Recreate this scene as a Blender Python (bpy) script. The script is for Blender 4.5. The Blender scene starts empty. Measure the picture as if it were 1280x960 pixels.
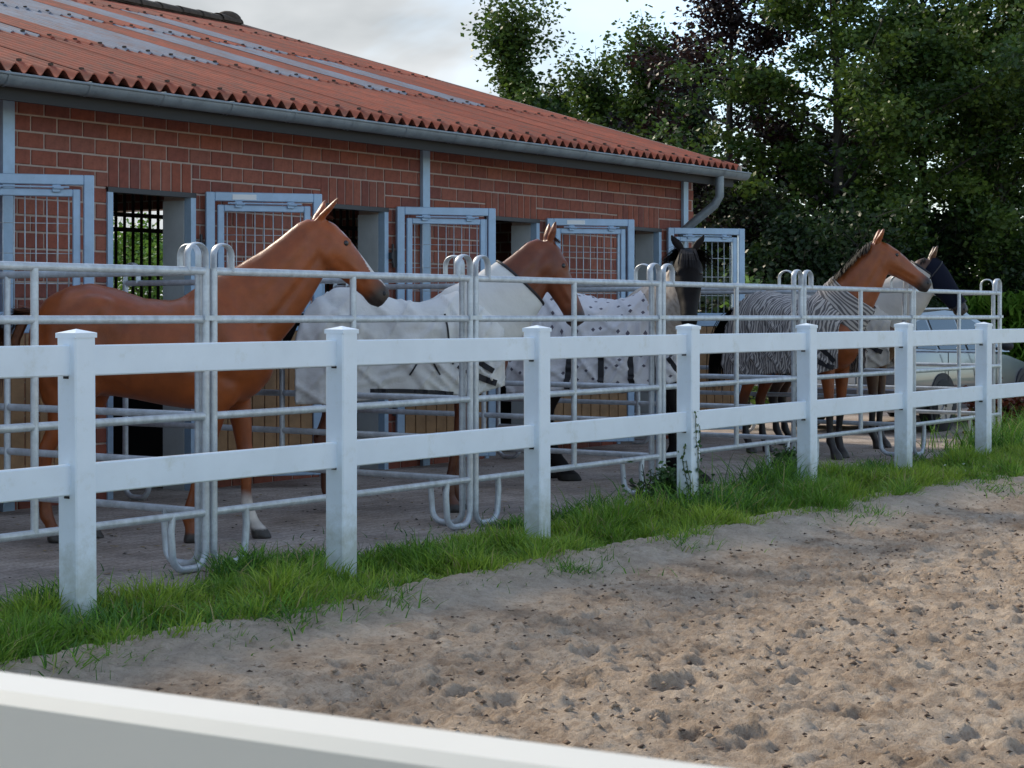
import bpy, bmesh, math, random
import numpy as np
from mathutils import Vector, Matrix

random.seed(7)
RNG = np.random.default_rng(11)
R = math.radians
S = bpy.context.scene
COL = S.collection

# ------------------------------------------------------------------ camera
EYE = 1.45
cam_data = bpy.data.cameras.new("camera")
cam = bpy.data.objects.new("camera", cam_data)
COL.objects.link(cam)
cam.location = (0, 0, EYE)
cam.rotation_euler = (R(90), 0, R(-55.06))
cam_data.sensor_width = 36.0
cam_data.lens = 2300.0 / 1280.0 * 36.0
cam_data.shift_y = -86.0 / 1280.0
cam_data.clip_start = 0.05
cam_data.clip_end = 3000
cam_data.dof.use_dof = True
cam_data.dof.focus_distance = 11.5
cam_data.dof.aperture_fstop = 45
S.camera = cam

# ------------------------------------------------------------------ sky and sun
SUN_EL, SUN_DIR = 33.0, (0.16, 1.0)           # where the sun stands (x, y)
sun_az = math.atan2(SUN_DIR[0], SUN_DIR[1])     # from +Y, clockwise
world = bpy.data.worlds.new("World")
S.world = world
world.use_nodes = True
nt = world.node_tree
nt.nodes.clear()
def wn(t, **k):
    n = nt.nodes.new(t)
    for a, b in k.items(): setattr(n, a, b)
    return n
sky = wn("ShaderNodeTexSky", sky_type='NISHITA', sun_disc=False)
sky.sun_elevation = R(SUN_EL); sky.sun_rotation = sun_az
sky.air_density = 1.0; sky.dust_density = 0.4; sky.ozone_density = 2.2
tc = wn("ShaderNodeTexCoord")
mp = wn("ShaderNodeMapping"); mp.inputs['Scale'].default_value = (1.0, 1.0, 2.6)
mp.inputs['Location'].default_value = (10.46, 2.51, 1.29)
nz = wn("ShaderNodeTexNoise"); nz.inputs['Scale'].default_value = 1.3; nz.inputs['Detail'].default_value = 7
nz.inputs['Roughness'].default_value = 0.55; nz.inputs['Distortion'].default_value = 0.25
cr = wn("ShaderNodeValToRGB")
cr.color_ramp.elements[0].position = 0.45; cr.color_ramp.elements[1].position = 0.61
nz2 = wn("ShaderNodeTexNoise"); nz2.inputs['Scale'].default_value = 4.5; nz2.inputs['Detail'].default_value = 5
cr2 = wn("ShaderNodeValToRGB")
cr2.color_ramp.elements[0].position = 0.32; cr2.color_ramp.elements[0].color = (1.8, 1.95, 2.05, 1)
cr2.color_ramp.elements[1].position = 0.66; cr2.color_ramp.elements[1].color = (3.9, 4.0, 4.08, 1)
mix = wn("ShaderNodeMixRGB")
bg = wn("ShaderNodeBackground"); bg.inputs['Strength'].default_value = 0.115
wo = wn("ShaderNodeOutputWorld")
L = nt.links.new
L(tc.outputs['Generated'], mp.inputs['Vector'])
L(mp.outputs[0], nz.inputs['Vector']); L(mp.outputs[0], nz2.inputs['Vector'])
L(nz.outputs['Fac'], cr.inputs['Fac']); L(nz2.outputs['Fac'], cr2.inputs['Fac'])
L(cr.outputs['Color'], mix.inputs['Fac']); L(sky.outputs[0], mix.inputs['Color1']); L(cr2.outputs[0], mix.inputs['Color2'])
L(mix.outputs[0], bg.inputs['Color']); L(bg.outputs[0], wo.inputs['Surface'])

sl = bpy.data.lights.new("sun", 'SUN')
sun = bpy.data.objects.new("sun", sl)
COL.objects.link(sun)
sl.energy = 2.0; sl.angle = R(9); sl.color = (1.0, 0.88, 0.70)
d = Vector((SUN_DIR[0], SUN_DIR[1], 0)).normalized() * math.cos(R(SUN_EL)) + Vector((0, 0, math.sin(R(SUN_EL))))
sun.rotation_euler = d.to_track_quat('Z', 'Y').to_euler()
sun.location = d * 60

S.view_settings.view_transform = 'Standard'
S.view_settings.look = 'None'
S.view_settings.exposure = 1.1
S.view_settings.gamma = 1.0
S.view_settings.use_curve_mapping = False
S.cycles.max_bounces = 8
S.cycles.use_denoising = True

# ------------------------------------------------------------------ helpers
def tag(o, label=None, cat=None, group=None, kind=None):
    if label: o['label'] = label
    if cat: o['category'] = cat
    if group: o['group'] = group
    if kind: o['kind'] = kind
    return o

def empty(name, loc=(0, 0, 0), rz=0.0, label=None, cat=None, group=None):
    o = bpy.data.objects.new(name, None)
    COL.objects.link(o)
    o.location = loc; o.rotation_euler = (0, 0, rz)
    o.empty_display_size = 0.2
    return tag(o, label, cat, group)

def children(o):
    return [c for c in bpy.data.objects if c.parent == o]

def copy_tree(o, parent=None):
    c = o.copy(); COL.objects.link(c)
    if parent: c.parent = parent
    for ch in list(o.children):
        copy_tree(ch, c)
    return c

def mesh_np(name, verts, quads=None, tris=None, mat=None, parent=None, smooth=False, colors=None, cname="tint"):
    """fast mesh from numpy arrays"""
    me = bpy.data.meshes.new(name)
    verts = np.asarray(verts, dtype=np.float32).reshape(-1, 3)
    me.vertices.add(len(verts)); me.vertices.foreach_set("co", verts.ravel())
    nq = 0 if quads is None else len(quads); ntr = 0 if tris is None else len(tris)
    loops = []
    if nq: loops.append(np.asarray(quads, dtype=np.int32).ravel())
    if ntr: loops.append(np.asarray(tris, dtype=np.int32).ravel())
    lv = np.concatenate(loops)
    me.loops.add(len(lv)); me.loops.foreach_set("vertex_index", lv)
    starts = np.concatenate([np.arange(nq, dtype=np.int32) * 4, nq * 4 + np.arange(ntr, dtype=np.int32) * 3])
    me.polygons.add(nq + ntr)
    me.polygons.foreach_set("loop_start", starts)
    if smooth:
        me.polygons.foreach_set("use_smooth", np.ones(nq + ntr, dtype=bool))
    me.update(calc_edges=True)
    if colors is not None:
        ca = me.color_attributes.new(cname, 'FLOAT_COLOR', 'POINT')
        c = np.ones((len(verts), 4), dtype=np.float32); c[:, :3] = colors
        ca.data.foreach_set("color", c.ravel())
    if mat: me.materials.append(mat)
    o = bpy.data.objects.new(name, me)
    COL.objects.link(o)
    if parent: o.parent = parent
    return o

class MB:
    """collects boxes, tubes and sweeps; build() links them as ONE mesh object"""
    def __init__(self): self.v = []; self.f = []
    def add(self, vs, fs):
        n = len(self.v)
        self.v += [tuple(p) for p in vs]
        self.f += [tuple(n + i for i in f) for f in fs]
        return self
    def box(self, x0, x1, y0, y1, z0, z1):
        v = [(x, y, z) for z in (z0, z1) for y in (y0, y1) for x in (x0, x1)]
        return self.add(v, [(0, 2, 3, 1), (4, 5, 7, 6), (0, 1, 5, 4), (2, 6, 7, 3), (0, 4, 6, 2), (1, 3, 7, 5)])
    def cbox(self, x0, x1, y0, y1, z0, z1, c=0.004):
        """box with chamfered edges"""
        xs, ys, zs = (x0, x1), (y0, y1), (z0, z1)
        v = []; idx = {}
        for i in (0, 1):
            for j in (0, 1):
                for k in (0, 1):
                    sx, sy, sz = (1 - 2 * i), (1 - 2 * j), (1 - 2 * k)
                    for a in range(3):
                        p = [xs[i] + sx * c, ys[j] + sy * c, zs[k] + sz * c]
                        p[a] = (xs[i], ys[j], zs[k])[a]
                        idx[(i, j, k, a)] = len(v); v.append(p)
        f = []
        for s in (0, 1):
            def q(a, lst):
                lst = lst if s else lst[::-1]
                f.append([idx[(p[0], p[1], p[2], a)] for p in lst])
            q(0, [(s, 0, 0), (s, 1, 0), (s, 1, 1), (s, 0, 1)])
            q(1, [(0, s, 0), (0, s, 1), (1, s, 1), (1, s, 0)])
            q(2, [(0, 0, s), (1, 0, s), (1, 1, s), (0, 1, s)])
        for i in (0, 1):
            for j in (0, 1):
                def e(p0, p1, a, b, flip):
                    l = [idx[p0 + (a,)], idx[p1 + (a,)], idx[p1 + (b,)], idx[p0 + (b,)]]
                    f.append(l if not flip else l[::-1])
                e((i, j, 0), (i, j, 1), 0, 1, (i + j) % 2 == 0)
                e((i, 0, j), (i, 1, j), 0, 2, (i + j) % 2 == 1)
                e((0, i, j), (1, i, j), 1, 2, (i + j) % 2 == 0)
        for i in (0, 1):
            for j in (0, 1):
                for k in (0, 1):
                    l = [idx[(i, j, k, a)] for a in range(3)]
                    f.append(l if (i + j + k) % 2 == 1 else l[::-1])
        return self.add(v, f)
    def obb(self, c, ax, ay, az, hx, hy, hz):
        c, ax, ay, az = map(Vector, (c, ax, ay, az))
        v = [c + ax * hx * i + ay * hy * j + az * hz * k for k in (-1, 1) for j in (-1, 1) for i in (-1, 1)]
        return self.add(v, [(0, 2, 3, 1), (4, 5, 7, 6), (0, 1, 5, 4), (2, 6, 7, 3), (0, 4, 6, 2), (1, 3, 7, 5)])
    def tube(self, pts, r, n=10, cap=True, flat=1.0, up=None):
        """tube through points; r a number or one per point; flat scales the second axis"""
        pts = [Vector(p) for p in pts]
        rs = r if isinstance(r, (list, tuple)) else [r] * len(pts)
        vs = []; fs = []
        ref = Vector(up) if up else None
        prev = None
        for i, p in enumerate(pts):
            t = (pts[min(i + 1, len(pts) - 1)] - pts[max(i - 1, 0)]).normalized()
            if prev is None:
                a = ref if ref else (Vector((0, 0, 1)) if abs(t.z) < 0.9 else Vector((1, 0, 0)))
            else:
                a = prev
            a = (a - t * a.dot(t))
            a = a.normalized() if a.length > 1e-6 else t.orthogonal().normalized()
            prev = a
            b = t.cross(a)
            for k in range(n):
                w = 2 * math.pi * k / n
                vs.append(p + a * math.cos(w) * rs[i] + b * math.sin(w) * rs[i] * flat)
        for i in range(len(pts) - 1):
            for k in range(n):
                k2 = (k + 1) % n
                fs.append((i * n + k, i * n + k2, (i + 1) * n + k2, (i + 1) * n + k))
        if cap:
            fs.append(tuple(range(n))[::-1]); fs.append(tuple((len(pts) - 1) * n + k for k in range(n)))
        return self.add(vs, fs)
    def ball(self, c, r, nu=12, nv=8, sc=(1, 1, 1)):
        vs = [(c[0], c[1], c[2] + r * sc[2])]; fs = []
        for i in range(1, nv):
            th = math.pi * i / nv
            for j in range(nu):
                ph = 2 * math.pi * j / nu
                vs.append((c[0] + r * sc[0] * math.sin(th) * math.cos(ph), c[1] + r * sc[1] * math.sin(th) * math.sin(ph), c[2] + r * sc[2] * math.cos(th)))
        vs.append((c[0], c[1], c[2] - r * sc[2]))
        for j in range(nu): fs.append((0, 1 + j, 1 + (j + 1) % nu))
        for i in range(nv - 2):
            for j in range(nu):
                a = 1 + i * nu
                fs.append((a + j, a + nu + j, a + nu + (j + 1) % nu, a + (j + 1) % nu))
        l = len(vs) - 1; a = 1 + (nv - 2) * nu
        for j in range(nu): fs.append((l, a + (j + 1) % nu, a + j))
        return self.add(vs, fs)
    def sheet(self, rings, closed=False):
        """grid skin over equal-length rows of points"""
        n = len(rings[0]); vs = [p for r in rings for p in r]; fs = []
        for i in range(len(rings) - 1):
            for k in range(n if closed else n - 1):
                k2 = (k + 1) % n
                fs.append((i * n + k, i * n + k2, (i + 1) * n + k2, (i + 1) * n + k))
        return self.add(vs, fs)
    def mesh(self, name, mat=None, smooth=False, angle=None):
        me = bpy.data.meshes.new(name)
        me.from_pydata([tuple(p) for p in self.v], [], self.f)
        if mat: me.materials.append(mat)
        if smooth:
            me.polygons.foreach_set("use_smooth", [True] * len(me.polygons))
            if angle: me.set_sharp_from_angle(angle=R(angle))
        me.update()
        return me
    def build(self, name, mat=None, parent=None, smooth=False, angle=None, loc=None):
        o = bpy.data.objects.new(name, self.mesh(name, mat, smooth, angle))
        COL.objects.link(o)
        if parent: o.parent = parent
        if loc: o.location = loc
        return o

def link_mesh(name, me, parent=None, loc=None, rot=None, scale=None):
    o = bpy.data.objects.new(name, me); COL.objects.link(o)
    if parent: o.parent = parent
    if loc is not None: o.location = loc
    if rot is not None: o.rotation_euler = rot
    if scale is not None: o.scale = scale
    return o

# numpy gradient noise
_P = RNG.permutation(512)
_G = RNG.normal(size=(512, 2)); _G /= np.linalg.norm(_G, axis=1)[:, None]
def perlin(x, y):
    x = np.asarray(x, float); y = np.asarray(y, float)
    xi = np.floor(x).astype(int); yi = np.floor(y).astype(int)
    xf = x - xi; yf = y - yi
    u = xf ** 3 * (xf * (xf * 6 - 15) + 10); v = yf ** 3 * (yf * (yf * 6 - 15) + 10)
    def g(i, j):
        h = _P[(_P[(xi + i) & 511] + yi + j) & 511]
        return _G[h, 0] * (xf - i) + _G[h, 1] * (yf - j)
    a = g(0, 0) * (1 - u) + g(1, 0) * u
    b = g(0, 1) * (1 - u) + g(1, 1) * u
    return (a * (1 - v) + b * v) * 1.5
def fbm(x, y, oct=4, lac=2.1, gain=0.5):
    s = 0; a = 1.0; f = 1.0
    for i in range(oct):
        s = s + a * perlin(x * f + 17.3 * i, y * f - 9.1 * i); a *= gain; f *= lac
    return s

# ------------------------------------------------------------------ materials
def mat(name, color=(0.5, 0.5, 0.5), rough=0.6, metal=0.0, noise=None, bump=None, attr=None, spec=0.5,
        sheen=0.0, coat=0.0, dirt=None):
    """principled material; noise=(scale, amount) varies the colour, bump=(scale, strength, distance) fine relief,
    attr multiplies by a colour attribute, dirt=(colour, scale, threshold) adds stains"""
    m = bpy.data.materials.new(name); m.use_nodes = True
    t = m.node_tree; b = t.nodes["Principled BSDF"]
    b.inputs['Roughness'].default_value = rough; b.inputs['Metallic'].default_value = metal
    b.inputs['Specular IOR Level'].default_value = spec
    b.inputs['Base Color'].default_value = (*color, 1)
    if sheen: b.inputs['Sheen Weight'].default_value = sheen
    if coat: b.inputs['Coat Weight'].default_value = coat; b.inputs['Coat Roughness'].default_value = 0.06
    co = t.nodes.new("ShaderNodeTexCoord").outputs['Object']
    cur = None
    def rgb(c):
        n = t.nodes.new("ShaderNodeRGB"); n.outputs[0].default_value = (*c, 1); return n.outputs[0]
    if attr:
        n = t.nodes.new("ShaderNodeVertexColor"); n.layer_name = attr; cur = n.outputs['Color']
    if noise:
        nz = t.nodes.new("ShaderNodeTexNoise"); nz.inputs['Scale'].default_value = noise[0]
        nz.inputs['Detail'].default_value = 6; nz.inputs['Roughness'].default_value = 0.65
        t.links.new(co, nz.inputs['Vector'])
        rp = t.nodes.new("ShaderNodeMapRange"); rp.inputs['From Min'].default_value = 0.3; rp.inputs['From Max'].default_value = 0.7
        rp.inputs['To Min'].default_value = 1 - noise[1]; rp.inputs['To Max'].default_value = 1 + noise[1]
        t.links.new(nz.outputs['Fac'], rp.inputs['Value'])
        mx = t.nodes.new("ShaderNodeVectorMath"); mx.operation = 'SCALE'
        t.links.new(cur if cur else rgb(color), mx.inputs[0]); t.links.new(rp.outputs[0], mx.inputs['Scale'])
        cur = mx.outputs[0]
    if dirt:
        nz = t.nodes.new("ShaderNodeTexNoise"); nz.inputs['Scale'].default_value = dirt[1]
        nz.inputs['Detail'].default_value = 8; nz.inputs['Roughness'].default_value = 0.7
        t.links.new(co, nz.inputs['Vector'])
        rp = t.nodes.new("ShaderNodeMapRange"); rp.inputs['From Min'].default_value = dirt[2]; rp.inputs['From Max'].default_value = dirt[2] + 0.18
        rp.inputs['To Max'].default_value = dirt[3] if len(dirt) > 3 else 0.7
        t.links.new(nz.outputs['Fac'], rp.inputs['Value'])
        mx = t.nodes.new("ShaderNodeMixRGB"); t.links.new(rp.outputs[0], mx.inputs['Fac'])
        t.links.new(cur if cur else rgb(color), mx.inputs['Color1']); mx.inputs['Color2'].default_value = (*dirt[0], 1)
        cur = mx.outputs[0]
    if cur: t.links.new(cur, b.inputs['Base Color'])
    if bump:
        nz = t.nodes.new("ShaderNodeTexNoise"); nz.inputs['Scale'].default_value = bump[0]; nz.inputs['Detail'].default_value = 5
        t.links.new(co, nz.inputs['Vector'])
        bp = t.nodes.new("ShaderNodeBump"); bp.inputs['Strength'].default_value = bump[1]; bp.inputs['Distance'].default_value = bump[2]
        t.links.new(nz.outputs['Fac'], bp.inputs['Height']); t.links.new(bp.outputs[0], b.inputs['Normal'])
    return m

def leaf_mat(name, color, trans=0.35, rough=0.5):
    m = bpy.data.materials.new(name); m.use_nodes = True
    t = m.node_tree; b = t.nodes["Principled BSDF"]; out = t.nodes["Material Output"]
    vc = t.nodes.new("ShaderNodeVertexColor"); vc.layer_name = "tint"
    mx = t.nodes.new("ShaderNodeVectorMath"); mx.operation = 'MULTIPLY'
    mx.inputs[1].default_value = color
    t.links.new(vc.outputs['Color'], mx.inputs[0])
    t.links.new(mx.outputs[0], b.inputs['Base Color'])
    b.inputs['Roughness'].default_value = rough; b.inputs['Specular IOR Level'].default_value = 0.35
    tr = t.nodes.new("ShaderNodeBsdfTranslucent"); t.links.new(mx.outputs[0], tr.inputs['Color'])
    ms = t.nodes.new("ShaderNodeMixShader"); ms.inputs['Fac'].default_value = trans
    t.links.new(b.outputs[0], ms.inputs[1]); t.links.new(tr.outputs[0], ms.inputs[2])
    t.links.new(ms.outputs[0], out.inputs['Surface'])
    return m

M = {}
M['vinyl'] = mat('sky_tinted_vinyl', (0.74, 0.83, 0.90), 0.38, noise=(3.0, 0.05), dirt=((0.44, 0.46, 0.36), 5.0, 0.56, 0.42), bump=(40, 0.03, 0.002))  # white vinyl, blue of the sky light tinted into its base colour
def splash(m):                                   # green algae and mud splashed up the lowest part of the posts
    t = m.node_tree; b = t.nodes['Principled BSDF']; src = b.inputs['Base Color'].links[0].from_socket
    co = t.nodes.new('ShaderNodeTexCoord').outputs['Object']; sp = t.nodes.new('ShaderNodeSeparateXYZ'); t.links.new(co, sp.inputs[0])
    nz = t.nodes.new('ShaderNodeTexNoise'); nz.inputs['Scale'].default_value = 11; nz.inputs['Detail'].default_value = 8; nz.inputs['Roughness'].default_value = .7
    oi = t.nodes.new('ShaderNodeObjectInfo'); ad = t.nodes.new('ShaderNodeVectorMath'); ad.operation = 'ADD'
    t.links.new(co, ad.inputs[0]); t.links.new(oi.outputs['Location'], ad.inputs[1]); t.links.new(ad.outputs[0], nz.inputs['Vector'])
    r1 = t.nodes.new('ShaderNodeMapRange'); r1.inputs['From Min'].default_value = .05; r1.inputs['From Max'].default_value = .55; r1.inputs['To Min'].default_value = .62; r1.inputs['To Max'].default_value = .0
    t.links.new(sp.outputs['Z'], r1.inputs['Value'])
    su = t.nodes.new('ShaderNodeMath'); su.operation = 'ADD'; t.links.new(r1.outputs[0], su.inputs[0]); t.links.new(nz.outputs['Fac'], su.inputs[1])
    r2 = t.nodes.new('ShaderNodeMapRange'); r2.inputs['From Min'].default_value = .66; r2.inputs['From Max'].default_value = 1.05; r2.inputs['To Max'].default_value = .55
    t.links.new(su.outputs[0], r2.inputs['Value'])
    mx = t.nodes.new('ShaderNodeMixRGB'); t.links.new(r2.outputs[0], mx.inputs['Fac']); t.links.new(src, mx.inputs['Color1']); mx.inputs['Color2'].default_value = (.30, .30, .19, 1)
    t.links.new(mx.outputs[0], b.inputs['Base Color'])
splash(M['vinyl'])
M['galv'] = mat('galvanised_steel', (0.50, 0.545, 0.585), 0.42, 0.35, noise=(14, 0.22), dirt=((0.40, 0.42, 0.42), 30, 0.56, 0.5))
M['bluesteel'] = mat('grey_blue_painted_steel', (0.34, 0.47, 0.62), 0.42, 0.15, noise=(9, 0.10), dirt=((0.20, 0.22, 0.24), 14, 0.62, 0.5))
M['zinc'] = mat('weathered_zinc', (0.22, 0.26, 0.285), 0.5, 0.35, noise=(6, 0.2), dirt=((0.09, 0.10, 0.10), 8, 0.55, 0.5))
M['mortar'] = mat('mortar', (0.44, 0.34, 0.29), 0.9, noise=(20, 0.12), bump=(90, 0.3, 0.003))
M['roof'] = mat('red_fibre_cement', (0.42, 0.125, 0.062), 0.85, noise=(1.6, 0.22), dirt=((0.20, 0.085, 0.05), 4.2, 0.56, 0.6), bump=(60, 0.2, 0.003))
M['skylight'] = mat('translucent_sheet', (0.215, 0.235, 0.28), 0.72, noise=(2.5, 0.2), dirt=((0.24, 0.13, 0.10), 3.0, 0.47, 0.65))
M['ridge'] = mat('mossy_ridge', (0.075, 0.055, 0.040), 0.95, noise=(8, 0.4), bump=(40, 0.5, 0.01))
M['dark'] = mat('dark_interior_eave_shade', (0.035, 0.035, 0.035), 0.8)
M['plaster'] = mat('pale_plaster', (0.50, 0.52, 0.52), 0.85, noise=(5, 0.1))
M['planks'] = mat('stable_planks', (0.30, 0.175, 0.085), 0.7, noise=(7, 0.3), bump=(30, 0.2, 0.003))
M['trim'] = mat('pale_verge_board', (0.45, 0.36, 0.30), 0.7, noise=(6, 0.2))
M['black'] = mat('black_strap', (0.015, 0.015, 0.02), 0.6)
M['iron'] = mat('dark_iron', (0.06, 0.06, 0.065), 0.5, 0.6)
# ------------------------------------------------------------------ setting: field, yard, sand, verge
def grid_mesh(name, xs, ys, zfun, m, smooth=True, cfun=None):
    X, Y = np.meshgrid(xs, ys)
    Z = zfun(X, Y)
    nx, ny = len(xs), len(ys)
    V = np.stack([X, Y, Z], -1).reshape(-1, 3)
    i = np.arange(ny - 1)[:, None] * nx + np.arange(nx - 1)[None, :]
    Q = np.stack([i, i + 1, i + nx + 1, i + nx], -1).reshape(-1, 4)
    C = None if cfun is None else np.repeat(cfun(X, Y).reshape(-1, 1), 3, 1)
    return mesh_np(name, V, quads=Q, mat=m, smooth=smooth, colors=C, cname='bank')

m_field = mat('field_grass', (0.075, 0.125, 0.03), 0.9, noise=(0.8, 0.35), bump=(6, 0.6, 0.06))
o = MB().add([(-1500, -1500, -.2), (1500, -1500, -.2), (1500, 1500, -.2), (-1500, 1500, -.2)], [(0, 1, 2, 3)]).build('field', m_field)
tag(o, kind='structure')

def verge_edge(x):          # inner edge of the grass against the sand (y)
    return 5.70 - 0.035 * np.clip(x - 8, 0, 20) + 0.16 * perlin(x * 0.55, x * 0 + 3.1) + 0.07 * perlin(x * 2.1, x * 0 + 8.7)
def verge_back(x):          # outer edge of the grass against the paving
    return 7.02 + 0.16 * perlin(x * 0.8, x * 0 + 21.0) + 0.06 * perlin(x * 2.7, x * 0 + 5.0)

def sand_z(X, Y):
    e = verge_edge(X)
    dd = e - Y                                   # distance in from the grass
    bank = 0.10 * np.exp(-np.clip(dd + 0.12, 0, 9) / 0.34)       # sand thrown up against the verge
    rough = np.clip((dd - 0.05) / 0.6, 0.50, 1)
    z = -0.065 + bank
    rid = lambda f, o: np.abs(perlin(X * f + o, Y * f - o))
    z = z + rough * (0.014 * fbm(X * 1.3, Y * 1.3, 2) + 0.008 * fbm(X * 4.2, Y * 4.2, 2)
                     + 0.011 * fbm(X * 9, Y * 9, 3, 2.1, 0.75) - 0.016 * rid(6.3, 3) + .018 * rid(13, 8) + .021 * rid(21, 5) - .008 * rid(9.7, 1))
    # hoof prints: scattered dimples with a raised rim
    n = perlin(X * 3.1 + 40, Y * 3.1)
    z = z - rough * 0.010 * np.clip(n - 0.42, 0, 1) / 0.3
    lump = perlin(X * 7.7, Y * 7.7 + 12)
    z = z + rough * 0.014 * np.clip(lump - 0.35, 0, 1) / 0.3
    if X.ndim == 2 and X.size > 1e5:                # single hoof prints pressed into the footing
        hr = np.random.default_rng(5); ax_, ay_ = X[0], Y[:, 0]
        for q in range(520):
            px_, py_, r_ = hr.uniform(4.3, 17), hr.uniform(1.8, 5.3), hr.uniform(.055, .085); a_ = hr.uniform(0, 6.28)
            i0, i1 = np.searchsorted(ax_, (px_ - .2, px_ + .2)); j0, j1 = np.searchsorted(ay_, (py_ - .2, py_ + .2))
            sx_, sy_ = X[j0:j1, i0:i1] - px_, Y[j0:j1, i0:i1] - py_
            u_, v_ = sx_ * math.cos(a_) + sy_ * math.sin(a_), (-sx_ * math.sin(a_) + sy_ * math.cos(a_)) * 1.25
            d_ = np.sqrt(u_ ** 2 + v_ ** 2) / r_; dep = hr.uniform(.012, .030)
            z[j0:j1, i0:i1] += -dep * np.exp(-d_ ** 4) + dep * .55 * np.exp(-((d_ - 1.35) / .32) ** 2) * (.5 + .5 * np.tanh(3 * u_ / r_))
    # raked, smoother strip next to the bank
    z = z + np.exp(-np.clip(dd, 0, 9) / .5) * (0.014 * np.abs(perlin(X * 6 + Y * 4, Y * 1.6 - X)) + .010 * perlin(X * 14, Y * 9))
    return z

def coords(parts):
    c = [np.arange(a, b, s) for a, b, s in parts]
    return np.concatenate(c)
xs = coords([(-30, 2, 2.0), (2, 4, .1), (4, 12, .021), (12, 23, .032), (23, 60, 1.0)])
ys = coords([(-40, 0, 2.0), (0, 1.6, .1), (1.6, 4.4, .021), (4.4, 6.0, .024)])
def make_sand_mat():
    m = bpy.data.materials.new('arena_sand'); m.use_nodes = True
    t = m.node_tree; b = t.nodes["Principled BSDF"]; b.inputs['Roughness'].default_value = 0.95
    b.inputs['Specular IOR Level'].default_value = 0.15
    co = t.nodes.new("ShaderNodeTexCoord").outputs['Object']
    def noise(s, d, r=0.6):
        n = t.nodes.new("ShaderNodeTexNoise"); n.inputs['Scale'].default_value = s; n.inputs['Detail'].default_value = d
        n.inputs['Roughness'].default_value = r; t.links.new(co, n.inputs['Vector']); return n.outputs['Fac']
    r1 = t.nodes.new("ShaderNodeValToRGB"); e = r1.color_ramp.elements
    e[0].position = .34; e[0].color = (0.335, 0.245, 0.17, 1)          # damp brown patches
    e[1].position = .62; e[1].color = (0.61, 0.50, 0.385, 1)           # dry sand
    k = r1.color_ramp.elements.new(.48); k.color = (0.49, 0.38, 0.28, 1)
    t.links.new(noise(2.6, 9, .74), r1.inputs['Fac'])
    r2 = t.nodes.new("ShaderNodeValToRGB"); e = r2.color_ramp.elements
    e[0].position = .34; e[0].color = (0.40, 0.34, 0.30, 1); e[1].position = .54; e[1].color = (1, 1, 1, 1)
    t.links.new(noise(22, 6, .75), r2.inputs['Fac'])
    mx = t.nodes.new("ShaderNodeMixRGB"); mx.blend_type = 'MULTIPLY'; mx.inputs['Fac'].default_value = .55
    t.links.new(r1.outputs[0], mx.inputs['Color1']); t.links.new(r2.outputs[0], mx.inputs['Color2'])
    vc = t.nodes.new('ShaderNodeVertexColor'); vc.layer_name = 'bank'
    r3 = t.nodes.new('ShaderNodeValToRGB'); e = r3.color_ramp.elements
    e[0].position = .3; e[0].color = (0.48, 0.40, 0.31, 1); e[1].position = .65; e[1].color = (0.68, 0.59, 0.48, 1)
    t.links.new(noise(7, 8, .7), r3.inputs['Fac'])
    mb_ = t.nodes.new('ShaderNodeMixRGB'); t.links.new(vc.outputs['Color'], mb_.inputs['Fac'])
    t.links.new(mx.outputs[0], mb_.inputs['Color1']); t.links.new(r3.outputs[0], mb_.inputs['Color2'])
    r4 = t.nodes.new('ShaderNodeValToRGB'); e = r4.color_ramp.elements
    e[0].position = .30; e[0].color = (0.36, 0.31, 0.28, 1); e[1].position = .43; e[1].color = (1, 1, 1, 1)
    t.links.new(noise(55, 4, .8), r4.inputs['Fac'])
    m4 = t.nodes.new('ShaderNodeMixRGB'); m4.blend_type = 'MULTIPLY'; m4.inputs['Fac'].default_value = .65
    t.links.new(mb_.outputs[0], m4.inputs['Color1']); t.links.new(r4.outputs[0], m4.inputs['Color2'])
    t.links.new(m4.outputs[0], b.inputs['Base Color'])
    bp = t.nodes.new("ShaderNodeBump"); bp.inputs['Strength'].default_value = 1.0; bp.inputs['Distance'].default_value = .022
    t.links.new(noise(60, 6, .75), bp.inputs['Height']); t.links.new(bp.outputs[0], b.inputs['Normal'])
    return m
def sand_bank(X, Y):                             # loose dry sand the harrow leaves along the verge
    dd = verge_edge(X) - Y + .14 * fbm(X * 1.9, Y * 1.9, 3)
    return np.clip(.85 - dd / .40, 0, .42)
o = grid_mesh('sand', xs, ys, sand_z, make_sand_mat(), cfun=sand_bank); tag(o, kind='structure')

# bare soil under the grass strip
m_soil = mat('verge_soil', (0.10, 0.075, 0.05), 0.95, noise=(9, 0.35), bump=(40, 0.7, 0.02))
xs = coords([(-10, 3, .5), (3, 24, .08), (24, 40, .5)]); ys = np.arange(4.6, 7.6, .05)
def soil_z(X, Y):
    e, b = verge_edge(X), verge_back(X)
    c = np.clip((Y - e + .1) / .5, 0, 1) * np.clip((b + .25 - Y) / .45, 0, 1)
    f = np.clip((Y - e + .1) / .6, 0, 1); g_ = np.clip((Y - 6.5) / .4, 0, 1); k_ = np.clip((Y - 7.05) / .1, 0, 1)
    return -0.10 + 0.06 * f * f * (3 - 2 * f) + .036 * g_ - .04 * k_ + (.010 * perlin(X * 5, Y * 5) - .006) * (1 - g_)
o = grid_mesh('verge', xs, ys, soil_z, m_soil); tag(o, kind='structure')
def ground_at(x, y):
    x = np.asarray(x, float); y = np.asarray(y, float)
    return np.maximum(soil_z(x, y), np.where(y > 6.9, -0.004, -1))

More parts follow.
